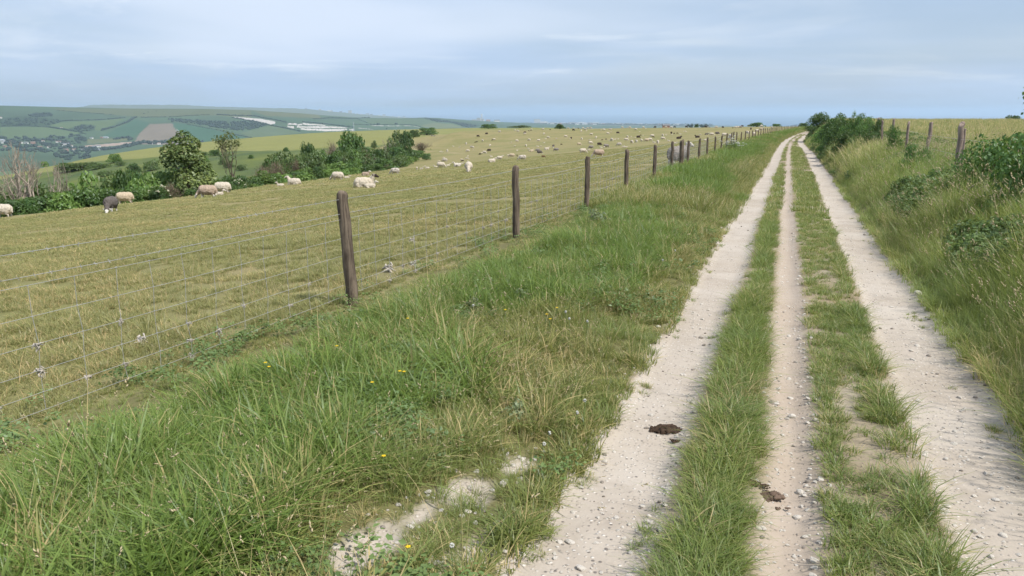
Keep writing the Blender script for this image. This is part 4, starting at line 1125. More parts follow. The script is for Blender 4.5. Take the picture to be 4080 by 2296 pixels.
def hedge_row():
    rows = [  # kind, column, row of the top, metres behind the pasture's edge, width in photo pixels
     ('hawthorn', -330, 790, 4, 150), ('bright', -210, 775, 4, 150), ('hawthorn', -100, 790, 3, 130), ('hawthorn', 20, 797, 3, 120), ('hawthorn', 95, 800, 2.5, 90), ('hawthorn', 160, 768, 4, 130), ('bright', 235, 765, 3, 110), ('hawthorn', 300, 752, 4, 130), ('bright', 370, 750, 4, 120), ('hawthorn', 420, 748, 3, 90),
     ('scrub', 60, 742, 9, 170), ('scrub', 215, 722, 10, 150), ('bright', 330, 706, 11, 130), ('scrub', 440, 694, 13, 120), ('hawthorn', 488, 688, 12, 75), ('bright', 560, 706, 6, 110), ('bright', 620, 690, 8, 140), ('hawthorn', 505, 742, 4, 110), ('bright', 590, 750, 4, 90), ('scrub', 655, 742, 4, 70), ('hawthorn', 690, 735, 6, 90),
     ('hawthorn', 765, 748, 3, 70), ('bright', 860, 738, 4, 80), ('hawthorn', 905, 735, 4, 110), ('scrub', 960, 722, 5, 80), ('bright', 1000, 728, 4, 80), ('hawthorn', 1030, 702, 6, 90), ('bright', 1060, 722, 3, 80), ('scrub', 860, 712, 9, 90), ('scrub', 930, 700, 12, 90),
     ('hawthorn', 1085, 690, 6, 80), ('bright', 1130, 697, 4, 95), ('scrub', 1085, 652, 14, 90), ('hawthorn', 1075, 625, 20, 75), ('scrub', 1125, 604, 24, 110), ('bare', 1100, 645, 9, 90), ('bare', 1045, 660, 12, 70), ('scrub', 1170, 628, 15, 90), ('bright', 1212, 664, 6, 85), ('hawthorn', 1250, 668, 5, 80), ('bare', 1180, 640, 12, 60), ('scrub', 1245, 625, 16, 75),
     ('bright', 1295, 672, 4, 75), ('bright', 1335, 643, 8, 105), ('hawthorn', 1385, 650, 7, 90), ('bright', 1395, 622, 14, 80), ('hawthorn', 1290, 612, 20, 80), ('scrub', 1440, 625, 14, 90), ('hawthorn', 1450, 652, 6, 80), ('bare', 1445, 595, 18, 60), ('bright', 1345, 672, 3, 70),
     ('hawthorn', 1500, 615, 14, 70), ('hawthorn', 1545, 622, 10, 85), ('scrub', 1590, 618, 8, 95), ('bright', 1620, 624, 7, 70), ('hawthorn', 1655, 600, 14, 85), ('hawthorn', 1500, 650, 5, 70), ('scrub', 1530, 656, 4, 60), ('hawthorn', 1640, 645, 3, 60), ('bright', 1400, 668, 3, 70), ('bare', 1320, 570, 24, 66), ('bare', 1365, 600, 22, 60)]
    for k, px, top, off, w in rows:
        o = shrub(k, px, top, er(px)+off, w, ADJ[k] + ' ' + where(px), HG)
        if 'elder' in o.name: pass
    for kind, px, top, off, w, ph in (('hawthorn', 1224, 581, 28, 62, 'dark round hawthorn tree standing above the middle of the thicket'), ('hawthorn', 1400, 529, 32, 112, 'largest round-crowned tree in the thicket'), ('hawthorn', 1606, 531, 20, 84, 'tall dark tree at the right end of the thicket'), ('scrub', 1560, 548, 26, 56, 'pale-stemmed thin tree beside the tall dark thicket tree')):
        a = azel(px, top)[0]
        shrub(kind, px, top, er(px)+off, w, ph, HG, 'hawthorn_tree')
    gf = np.random.default_rng(99)
    for px in list(np.arange(-340, 1060, 46)) + list(np.arange(1062, 1680, 17)):
        px = float(px + gf.uniform(-10, 10))
        if 690 < px < 800: continue
        ey = np.interp(px, [q[0] for q in EDGE], [q[1] for q in EDGE])
        off = gf.uniform(2.5, 9) if px < 1060 else gf.uniform(2.5, 26)
        rise = gf.uniform(38, 66) if px < 1060 else gf.uniform(24, 40) + off*1.5
        k = gf.choice(['hawthorn', 'bright', 'scrub', 'hawthorn', 'bare'], p=[.35, .25, .2, .15, .05])
        shrub(k, px, ey - rise, er(px) + off, gf.uniform(70, 110), ADJ[k] + ' ' + where(px), HG)
    for px in list(np.arange(470, 690, 32)) + list(np.arange(1090, 1660, 24)):
        px = float(px + gf.uniform(-8, 8))
        top = gf.uniform(690, 712) if px < 700 else np.interp(px, [1090, 1200, 1300, 1400, 1500, 1600, 1660], [630, 612, 598, 580, 596, 584, 612]) + gf.uniform(-6, 14)
        k = gf.choice(['hawthorn', 'bright', 'scrub'], p=[.5, .2, .3])
        shrub(k, px, top, er(px) + gf.uniform(10, 24), gf.uniform(60, 95), ADJ[k] + ' ' + where(px), HG)
    # elder bushes in cream flower
    for px, py, off, w, nb in ((628, 752, 3.2, 60, 22), (951, 728, 4, 44, 20)):
        o = shrub('hawthorn', px, py-12, er(px)+off, w*1.25, 'elder bush with flat cream flower heads ' + where(px), HG, 'elder_bush')
        g = np.random.default_rng(px); V, Fc = icosphere(1)
        for q in range(nb):
            d = g.normal(0, 1, 3); d[2] = abs(d[2])*.8; d[1] = -abs(d[1])*.6 + d[1]*.3; d /= np.linalg.norm(d)
        mb = MB()
        for q in range(nb):
            d = g.normal(0, 1, 3); d[2] = abs(d[2]); d /= np.linalg.norm(d)
            mb.add(V*np.array([.08, .08, .03])*g.uniform(.4, 1.3) + np.array([0, 0, .45]) + d*np.array([.72, .72, .55]), None, Fc)
        put('blossom', mb.mesh('blossom', [M['blossom']]), o)
    G2 = 'scattered bushes in the hollow and on the skyline'
    for kind, px, top, base, w, ph, nm in (
        ('hawthorn', 1700, 611, 637, 32, 'small dark hawthorn bush standing alone at the notch in the pasture', None), ('hawthorn', 1650, 520, 546, 38, 'smaller dark bush of the pair at the pasture\'s far left edge', None), ('hawthorn', 1700, 509, 538, 64, 'large dark bush of the pair at the pasture\'s far left edge', None),
        ('hawthorn', 1946, 496, 513, 60, 'dark spreading bush on the skyline left of the sheep', None), ('hawthorn', 2231, 494, 503, 40, 'low dark domed bush on the skyline of the sheep pasture', None), ('scrub', 2072, 500, 506, 86, 'long low olive bush on the skyline', None),
        ('hawthorn', 3016, 488, 504, 56, 'dark bush on the skyline behind the far fence posts', None), ('hawthorn', 3094, 493, 505, 34, 'small domed bush on the skyline near the fence\'s far end', None), ('hawthorn', 3200, 489, 506, 32, 'dark bush where the track meets the skyline', None), ('hawthorn', 2775, 494, 502, 16, 'tiny dark bush on the skyline above the sheep', None),
        ('bright', 451, 614, 650, 46, 'lone round tree on the rim of the hollow', 'hawthorn_tree'), ('hawthorn', 854, 596, 622, 42, 'dark round bush under the pale hillside, right of the tall broad tree', None), ('scrub', 813, 604, 624, 22, 'small brownish bush beside the dark round bush below the hillside', None), ('bright', 819, 622, 646, 24, 'small fresh green bush in the hollow right of the tall broad tree', None),
        ('hawthorn', 1139, 588, 604, 22, 'small dark bush on the line where the pale hillside starts', None), ('hawthorn', 1000, 616, 632, 22, 'small dark bush alone on the rough slope', None), ('scrub', 602, 638, 680, 62, 'dull spreading bush on the rough slope left of the tall broad tree', None), ('hawthorn', 531, 652, 690, 46, 'dark bush on the rough slope left of the dull spreading bush', None), ('scrub', 478, 642, 662, 34, 'brownish bush next to the lone round tree', None),
        ('scrub', 330, 646, 676, 120, 'long scrubby bush on the slope right of the dead trees', None), ('hawthorn', 277, 650, 684, 84, 'dark bush on the slope just right of the dead trees', None), ('scrub', 395, 652, 672, 80, 'low scrub below the lone round tree', None), ('scrub', 420, 678, 702, 56, 'dull bush low on the slope behind the hedge', None), ('bright', 175, 644, 664, 22, 'tiny blue-green bush seen through the dead trees', None),
        ('scrub', 1490, 562, 590, 24, 'small tree on the grassy bank behind the thicket', None), ('scrub', 885, 626, 655, 30, 'olive bush behind the thin leaning tree', None), ('scrub', 910, 640, 668, 40, 'wide olive bush right of the thin leaning tree', None), ('scrub', 960, 655, 680, 44, 'dull bush at the foot of the rough slope', None), ('hawthorn', 700, 668, 700, 36, 'dark bush left of the tall broad tree, on the far slope', None)):
        x, y, z = hit(px, base); r = math.hypot(x, y)
        shrub(kind, px, top, r, w, ph, G2, nm)
    # rough grass bank with small posts at the pasture notch and along the far left edge
hedge_row()

def broad_tree():
    px0, r = 735, er(735)+5
    a = azel(px0, 700)[0]; x, y = r*math.sin(R(a)), r*math.cos(R(a)); z = LZ(x, y)
    s = r/F_PX
    o = thing('broad_tree', (x, y, z), 'tall broad bushy tree with light leaf tips rising above the hedge', 'tree', rotz=YAW+R(-1))
    base = project([x, y, z])[1]
    L = []
    for cx, cy, rx, ry in ((738, 575, 30, 28), (715, 600, 36, 30), (760, 600, 38, 32), (695, 630, 42, 34), (740, 640, 58, 44), (775, 650, 36, 38), (715, 680, 54, 42), (770, 690, 50, 38), (800, 690, 34, 32), (745, 720, 60, 38), (805, 720, 44, 32), (825, 740, 34, 28), (775, 745, 60, 34), (680, 655, 28, 28)):
        L.append((((cx-px0)*s, GS.uniform(-.35, .35), (base-cy)*s), (rx*s, rx*s*.95, ry*s)))
    put('crown', leaf_cloud('crown', 5200, L, .19, 77, M['conifer'], up=.6, shell=.6), o)
    mb = MB(); mb.tube(np.array([[.3, 0, -.3], [.25, 0, .8], [.05, .05, 2.0], [0, 0, 3.2]]), np.array([.16, .13, .09, .03]), 8)
    for k in range(7):
        h = .5+.35*k; aa = k*2.4; mb.tube(np.array([[.2, 0, h], [.2+.5*math.cos(aa), .5*math.sin(aa), h+.35], [.2+.9*math.cos(aa), .9*math.sin(aa), h+.6]]), np.array([.06, .04, .01]), 5)
    put('trunk', mb.mesh('trunk', [M['bark']]), o)
broad_tree()

def branchy(seed, H, spread, depth=5, r0=.09, lean=(0, 0), up=.25):
    g = np.random.default_rng(seed); mb = MB(); tips = []
    def grow(p, d, L, r, k):
        n = 4; P = [p]; q = p.copy(); dd = d.copy()
        for i in range(n):
            dd = dd + g.normal(0, .10, 3) + np.array([0, 0, .05]); dd /= np.linalg.norm(dd); q = q + dd*L/n; P.append(q.copy())
        mb.tube(np.array(P), np.linspace(r, r*.6, n+1), 6 if k > 3 else 4, False)
        if k == 0: tips.append(q); return
        for i in range(2 + (g.random() < .45)):
            nd = dd + g.normal(0, spread, 3) + np.array([0, 0, up]); nd /= np.linalg.norm(nd)
            st = P[-1] if i < 2 else P[2]
            grow(st, nd, L*g.uniform(.62, .85), r*.58, k-1)
    d0 = np.array([lean[0], lean[1], 1.0]); d0 /= np.linalg.norm(d0)
    grow(np.array([0, 0, -.2]), d0, H*.30, r0, depth)
    return mb, np.array(tips)
def dead_trees():
    me = []
    for v in range(5):
        mb, tips = branchy(1200+v, 5.0, .46, 5, .17)
        me.append((mb.mesh('trunk', [M['deadwood']]), max(t[2] for t in tips)))
    gp = 'dead trees at the left end of the hedge'
    for i, (px, top, off, wd, ph) in enumerate(((-120, 600, 8, 1.1, 'bare dead tree partly outside the picture'), (-25, 600, 6, 1.2, 'bare dead tree leaning at the picture\'s left margin'), (30, 590, 7, 1.1, 'wide-branched pale dead tree second from the left margin'), (78, 562, 8, 1.0, 'tallest bare dead tree, pale trunk standing in front of the village'), (118, 588, 6, .9, 'slim dead tree right of the tallest dead one'), (165, 620, 7, .9, 'shorter dead tree with forked limbs'), (205, 632, 5, .85, 'low forked dead tree near the leafy hedge'), (236, 628, 7, .8, 'rightmost bare dead tree with upright branches'))):
        r = er(px)+off; a = azel(px, 700)[0]; x, y = r*math.sin(R(a)), r*math.cos(R(a)); z = LZ(x, y)
        h = CH + r*math.tan(R(azel(px, top)[1])) - z
        m_, mh = me[i % 5]
        o = thing('dead_tree', (x, y, z), ph, 'tree', gp, GS.uniform(0, 6.28), (h/mh*wd*.8, h/mh*wd*.8, h/mh))
        put('trunk', m_, o)
    # thin leaning tree with sparse leaves right of the broad tree
    px, top = 946, 536; r = er(px)+16; a = azel(px, 700)[0]; x, y = r*math.sin(R(a)), r*math.cos(R(a)); z = LZ(x, y)
    h = CH + r*math.tan(R(azel(px, top)[1])) - z
    mb, tips = branchy(1310, 5, .34, 5, .075, (-.25, .0), .4)
    mh = tips[:, 2].max()
    o = thing('thin_tree', (x, y, z), 'thin leaning tree with sparse leaves right of the tall broad tree', 'tree', None, YAW, h/mh)
    put('trunk', mb.mesh('trunk', [M['bark']]), o)
    sel = tips[np.random.default_rng(2).random(len(tips)) < .75]
    put('crown', leaf_cloud('crown', 620, [(tuple(t), (.3, .3, .3)) for t in sel], .13, 31, M['ash'], shell=.1), o)
    # pale bare stems among the thicket trees
    for i, (px, top, off, ph) in enumerate(((1310, 565, 20, 'grey bare tree with upright stems in the middle of the thicket'), (1345, 575, 21, 'second grey bare tree beside the largest thicket tree'), (1550, 548, 18, 'pale bare trunk in front of the tall dark thicket tree'), (1465, 600, 14, 'pale twisted bare tree low in the thicket'), (1500, 590, 24, 'small pale dead tree behind the thicket'))):
        r = er(px)+off; a = azel(px, 650)[0]; x, y = r*math.sin(R(a)), r*math.cos(R(a)); z = LZ(x, y)
        h = CH + r*math.tan(R(azel(px, top)[1])) - z; m_, mh = me[(i+2) % 5]
        o = thing('dead_tree', (x, y, z), ph, 'tree', 'bare trees in the thicket', i*1.3, (h/mh*.7, h/mh*.7, h/mh))
        put('trunk', m_, o)
dead_trees()

def right_side():
    gp = 'bushes along the right-hand bank'
    big = {}
    for v in range(3):
        big[v] = (leaf_cloud('crown', 5200, lobes(1400+v, 15, tall=.75), .062, 1410+v, M['bramble'], shell=.5), limbs(1420+v, 7, .02).mesh('trunk', [M['bark']]))
    SHR['bramble'] = [big[v] for v in range(3)]
    dk = [(leaf_cloud('crown', 4200, lobes(1430+v, 14, tall=.75), .07, 1440+v, M['hawthorn'], shell=.5), limbs(1450+v, 6, .03).mesh('trunk', [M['bark']])) for v in range(3)]
    SHR['dense'] = dk
    for kind, px, top, x0, w, ph, nm in (
        ('dense', 3268, 454, 1.75, 86, 'dark hedge bush overhanging the track at its far end', 'hedge_bush'), ('dense', 3322, 462, 2.2, 80, 'dark hedge bush right of the one overhanging the track', 'hedge_bush'), ('dense', 3372, 470, 2.4, 80, 'middle bush of the hedge at the track\'s far end', 'hedge_bush'), ('bramble', 3415, 458, 2.6, 76, 'pale leafy hedge bush with shoots against the sea', 'hedge_bush'), ('bramble', 3455, 472, 2.9, 60, 'leafy bush in front of the farthest old fence posts', 'hedge_bush'), ('dense', 3490, 478, 3.0, 56, 'small dark bush at the old fence posts', 'hedge_bush'), ('dense', 3240, 500, 1.6, 40, 'low dark bush at the track edge below the hedge end', 'hedge_bush'), ('bramble', 3300, 540, 1.7, 70, 'low leafy growth under the hedge by the track', 'hedge_bush'), ('dense', 3380, 520, 2.2, 90, 'low bush under the middle of the hedge', 'hedge_bush'),
        ('dense', 3345, 482, 2.25, 90, 'dark bush filling the hedge between its two darkest bushes', 'hedge_bush'), ('bramble', 3400, 492, 2.5, 90, 'bush filling the hedge under its shoots', 'hedge_bush'), ('bramble', 3440, 505, 2.7, 90, 'low leafy bush trailing from the hedge toward the old posts', 'hedge_bush'), ('dense', 3480, 512, 2.8, 80, 'low dark bush at the near end of the hedge', 'hedge_bush'), ('bramble', 3290, 500, 1.9, 80, 'leafy bush under the dark hedge bush by the track', 'hedge_bush'),
        ('bramble', 3570, 503, 2.9, 54, 'small bramble between the old fence posts', 'bramble_bush'), ('bramble', 3655, 572, 2.7, 90, 'dark green clump below the second old fence post', 'bramble_bush'), ('dense', 3610, 755, 2.15, 100, 'dark nettle clump on the bank beside the track', 'nettle_clump'), ('bramble', 3740, 700, 2.5, 130, 'leafy clump in the tall grass below the nearest old fence post', 'bramble_bush'),
        ('bramble', 4060, 500, 3.1, 300, 'largest bramble bush at the picture\'s right margin', 'bramble_bush'), ('bramble', 3960, 560, 2.9, 210, 'bramble bush left of the largest one', 'bramble_bush'), ('bramble', 4150, 560, 2.9, 260, 'bramble bush partly outside the picture on the right', 'bramble_bush'), ('bramble', 3900, 640, 2.8, 120, 'low bramble at the left foot of the largest one', 'bramble_bush')):
        a = azel(px, top)[0]; r = min(x0/math.sin(R(max(a, .5))), 112)
        if px in (3268,): r = 102
        if px == 3240: r = 100
        shrub(kind, px, top, r, w, ph, gp, nm)
    # arching shoot above the bramble
    x, y = 2.95, 12.6; z = LZ(x, y)+1.2
    mb = MB(); o = tag(put('bramble_shoot', None, None, (x, y, z)), 'leafy shoot arching up above the brambles against the sky', 'plant')
    P = np.array([[0, 0, 0], [-.02, 0, .22], [-.07, -.02, .45], [-.12, -.03, .62]]); mb.tube(P, np.array([.008, .006, .005, .002]), 5)
    put('stem', mb.mesh('stem', [M['bark']]), o)
    put('leaves', leaf_cloud('leaves', 46, [((-.04, 0, .3), (.10, .10, .25)), ((-.10, -.02, .5), (.08, .08, .18))], .062, 5, M['bramble'], shell=.1), o)
    for px, py in ((3250, 462), (3345, 466), (3400, 452)):           # shoots on top of the hedge
        r = {3250: 100, 3345: 60, 3400: 52}[px]; a = azel(px, py)[0]; x, y = r*math.sin(R(a)), r*math.cos(R(a)); zt = CH+r*math.tan(R(azel(px, py-14)[1]))
        o = tag(put('hedge_shoot', None, None, (x, y, zt-.75)), cat='plant', group='shoots above the hedge')
        later(o, 'thin leafy shoot sticking up from the hedge top', px)
        mb = MB(); mb.tube(np.array([[0, 0, 0], [.03, 0, .35], [.10, 0, .72]]), np.array([.02, .015, .006]), 4); put('stem', mb.mesh('stem', [M['bark']]), o)
        put('leaves', leaf_cloud('leaves', 30, [((.05, 0, .45), (.14, .12, .3))], .11, px, M['bramble'], shell=.1), o)
right_side()
# ------------------------------------------------------------------ sheep
def sheep_mesh(pose, lamb=False, sub=2, seed=0):
    """one continuous body: overlapping volumes fused by a voxel remesh, then smoothed"""
    b = .74 if lamb else 1.0                                        # lambs: slim body, long legs
    dz = {'g': -.13, 's': -.13, 'l': -.36}[pose]
    if lamb and pose != 'l': dz = -.06
    mb = MB(); V, Fc = icosphere(3); skel = []
    def lump(c, r): mb.add(V*np.array(r)+np.array(c), None, Fc)
    def limb(P, r, m):
        P = np.array(P, float); mb.tube(P, r, 10)
        for p, q in zip(P, r): lump(p, (q, q, q))
        for i in range(len(P)-1): skel.append((P[i], P[i+1], m[i], m[i+1], r[i]))
    lump((-.06, 0, .64+dz), (.52, .30*b, .305*b)); lump((-.34, 0, .66+dz), (.27, .26*b, .275*b)); lump((.22, 0, .66+dz), (.27, .25*b, .27*b))
    skel.append((np.array([-.5, 0, .66+dz]), np.array([.3, 0, .66+dz]), 0, 0, .25))
    limb([(-.54, 0, .68+dz), (-.60, 0, .60+dz), (-.62, 0, .46+dz)], [.06, .045, .03], [0, 0, 0])
    k = 1.12 if lamb else 1
    if pose == 'g': limb([(.30, 0, .64+dz), (.46, 0, .52+dz*.8), (.58, 0, .34+dz*.5), (.64, 0, .22+dz*.3), (.70, 0, .07)], [.17*b, .13*b, .10*k, .085*k, .052*k], [0, 0, .3, 1, 1]); hd = (.60, .28+dz*.35)
    else:
        h = dz if pose == 's' else dz+.04
        limb([(.28, 0, .68+dz), (.40, 0, .86+h), (.48, 0, .99+h), (.58, 0, 1.0+h), (.73, 0, .93+h)], [.18*b, .135*b, .105*k, .085*k, .052*k], [0, 0, .5, 1, 1]); hd = (.50, 1.02+h)
    for s in (-1, 1):
        limb([(hd[0]-.01, s*.06, hd[1]+.03), (hd[0]-.03, s*.13, hd[1]+.03), (hd[0]-.04, s*.19, hd[1]+.01)], [.03, .034, .02], [1, 1, 1])
    for s in (-1, 1):
        if pose != 'l':
            limb([(.24, s*.12*b, .50+dz), (.27, s*.12*b, .32+dz*.7), (.265, s*.12*b, .16), (.27, s*.12*b, .02)], [.095*b, .052, .038, .040], [0, .6, 1, 1])
            limb([(-.38, s*.12*b, .52+dz), (-.34, s*.13*b, .38+dz*.8), (-.45, s*.125*b, .22+dz*.3), (-.42, s*.125*b, .02)], [.13*b, .085*b, .040, .040], [0, .3, 1, 1])
        else:
            limb([(.26, s*.14, .16), (.46, s*.16, .06), (.30, s*.19, .04)], [.10*b, .045, .038], [0, .8, 1])
            limb([(-.34, s*.18, .18), (-.12, s*.25, .08), (-.34, s*.27, .045)], [.13*b, .06, .040], [0, .5, 1])
    me = mb.mesh('body', [], True)
    o = bpy.data.objects.new('body', me); COL.objects.link(o)
    rm = o.modifiers.new('fuse', 'REMESH'); rm.mode = 'VOXEL'; rm.voxel_size = .022 if sub == 2 else .034
    sm = o.modifiers.new('soften', 'SMOOTH'); sm.factor = .5; sm.iterations = 4 if sub == 2 else 2
    dg = bpy.context.evaluated_depsgraph_get(); dg.update(); ev = o.evaluated_get(dg); em = ev.to_mesh()
    n = len(em.vertices); X = np.empty(n*3, np.float32); em.vertices.foreach_get('co', X); X = X.reshape(-1, 3).astype(float)
    nm = np.empty(n*3, np.float32); em.vertices.foreach_get('normal', nm); nm = nm.reshape(-1, 3)
    fs = {3: [], 4: []}
    for p in em.polygons: fs[len(p.vertices)].append(list(p.vertices))
    ev.to_mesh_clear(); bpy.data.objects.remove(o); bpy.data.meshes.remove(me)
    best = np.full(n, 1e9); mk = np.zeros(n)                         # 1 on face and lower legs, 0 in the wool
    for pa, pb, ma, mb_, r in skel:
        t = np.clip(((X-pa)@(pb-pa))/(((pb-pa)**2).sum()+1e-9), 0, 1); d = np.linalg.norm(X-pa-t[:, None]*(pb-pa), axis=1)-r
        m_ = ma*(1-t)+mb_*t; q = d < best; best[q] = d[q]; mk[q] = m_[q]
    fl_ = (vnoise(X[:, 0]+5+seed, X[:, 2]+X[:, 1]*1.7, .08, 2)-.5)*(.05 if not lamb else .02)*(1-np.clip(mk*2, 0, 1))
    X = X + nm*fl_[:, None]
    return mesh_np('lamb' if lamb else 'sheep', X, [np.array(f) for f in fs.values() if f], [M['fleece_white']], {'tint': mk}, True)
SHEEP = {(p, l, n): sheep_mesh(p, l, 2 if n else 1, i) for i, (p, l, n) in enumerate([(p, l, n) for p in 'gsl' for l in (False, True) for n in (False, True)])}
c2 = lambda cx, cy: (1000+cx/2.525, 350+cy/2.525)
c1 = lambda cx, cy: (cx/2.525, 350+cy/2.525)
c3 = lambda cx, cy: (2000+cx/3.22, 400+cy/3.22)
c4 = lambda cx, cy: (2700+cx*.23447, 400+cy*.23447)
c8 = lambda cx, cy: (1900+cx/5.05, 420+cy/5.05)
FLOCK = []
def fl(cv, items):
    for it in items:
        px, py = cv(it[0], it[1]); FLOCK.append((px, py, it[2], it[3], it[4], it[5] if len(it) > 5 else None))
# (x, y of the feet in a working crop of the photo, fleece, pose, heading, hand-written label); upper-case pose = lamb
fl(c1, [(30, 1300, 'white', 'g', 'L', 'cream-white sheep cut by the picture\'s left edge, rump to the right'), (1118, 1248, 'slate', 'g', 'T', 'dark grey sheep with white face grazing head-on by the hedge'), (1252, 1162, 'cream', 'g', 'L', 'cream sheep grazing just behind the dark grey one'), (1525, 1122, 'slate', 'l', 'R', 'dark grey sheep lying by the hedge under the elder bush'), (2085, 1103, 'tan', 'g', 'L', 'tan sheep with pale face grazing below the tall broad tree'), (2235, 1062, 'white', 'g', 'L', 'white sheep grazing right behind the tan one'), (2205, 1082, 'white', 'L', 'R', 'white lamb lying between the tan sheep and the white one')])
fl(c2, [(868, 928, 'white', 'g', 'L', 'cream-white sheep grazing at the thicket foot, above the lying ewe'), (803, 925, 'dark', 'G', 'A', 'dark lamb at the head of the cream-white sheep by the thicket'), (430, 972, 'white', 'l', 'L', 'white sheep lying half hidden at the pasture edge, left of the lying ewe'), (293, 988, 'white', 'L', 'L', 'white lamb lying at the pasture edge, left of another white sheep'), (968, 910, 'white', 'L', 'R', 'white lamb lying alone between thicket and lying ewe'), (1158, 882, 'tan', 'l', 'R', 'tan sheep lying at the thicket edge, half hidden in grass'), (1150, 998, 'blackface', 'l', 'R', 'cream ewe lying with head up and dark face turned right'), (1205, 1002, 'white', 'L', 'R', 'white lamb lying against the front of the lying ewe'), (1447, 867, 'piebald', 'g', 'L', 'black and white patched sheep grazing beside the thicket'),
 (1670, 822, 'white', 'G', 'A', 'white lamb seen from behind, right of the patched sheep'), (1716, 817, 'white', 'L', 'R'), (1773, 810, 'white', 'L', 'L'), (1857, 799, 'white', 'L', 'L', 'white lamb lying at the tail of a grazing white ewe'), (1915, 802, 'white', 'g', 'R', 'white ewe grazing to the right above the resting lambs'), (1985, 784, 'white', 'L', 'R'), (2072, 790, 'piebald', 'l', 'L', 'pale ewe with patched head lying, left of the upright white ewe'), (2190, 848, 'white', 'g', 'T', 'tall white ewe grazing head-on in the middle of the slope'), (2181, 752, 'white', 'G', 'A', 'white lamb directly behind the ewe grazing head-on'), (2122, 767, 'white', 'L', 'R'), (2119, 728, 'white', 'G', 'R'), (2127, 742, 'dark', 'G', 'L'), (2183, 694, 'white', 'G', 'T'), (2165, 717, 'white', 'G', 'L'), (2182, 719, 'white', 'G', 'R'),
 (1893, 749, 'white', 'G', 'L', 'white lamb by the hedge end with the tall end post'), (1948, 744, 'piebald', 'g', 'L', 'patched sheep by the hedge end with the tall end post'), (1940, 712, 'white', 'G', 'R'), (1720, 628, 'white', 'l', 'L'), (1717, 650, 'white', 'L', 'R'), (1905, 643, 'white', 'L', 'R'), (1922, 647, 'white', 'L', 'R'), (1975, 642, 'white', 'g', 'T'), (2035, 590, 'white', 'L', 'L'), (2097, 599, 'white', 'L', 'R'), (2165, 569, 'piebald', 'g', 'T'), (2225, 606, 'piebald', 'g', 'R'), (2232, 627, 'white', 'G', 'T'), (2180, 644, 'white', 'g', 'L'), (2258, 550, 'dark', 'G', 'L'), (2274, 545, 'dark', 'G', 'R'), (2330, 537, 'white', 'g', 'T'), (2285, 492, 'dark', 'g', 'R'), (2370, 467, 'dark', 'g', 'L'), (2405, 587, 'white', 'g', 'T'), (2428, 529, 'dark', 'G', 'L'), (2447, 525, 'white', 'g', 'R'), (2394, 638, 'dark', 'g', 'L'), (2350, 659, 'white', 'g', 'R'), (2305, 671, 'dark', 'G', 'L'), (2500, 447, 'piebald', 'g', 'L'), (2445, 727, 'white', 'G', 'L'), (2427, 748, 'white', 'l', 'R', 'white ewe lying with head low, left of a ewe with raised head'), (2505, 724, 'white', 's', 'R', 'white ewe with raised head facing right, beside a lying ewe'), (1820, 485, 'grey', 'l', 'L', 'grey sheep resting under the dark bush pair, left one'), (1848, 486, 'grey', 'l', 'R', 'grey sheep resting under the dark bush pair, right one')])
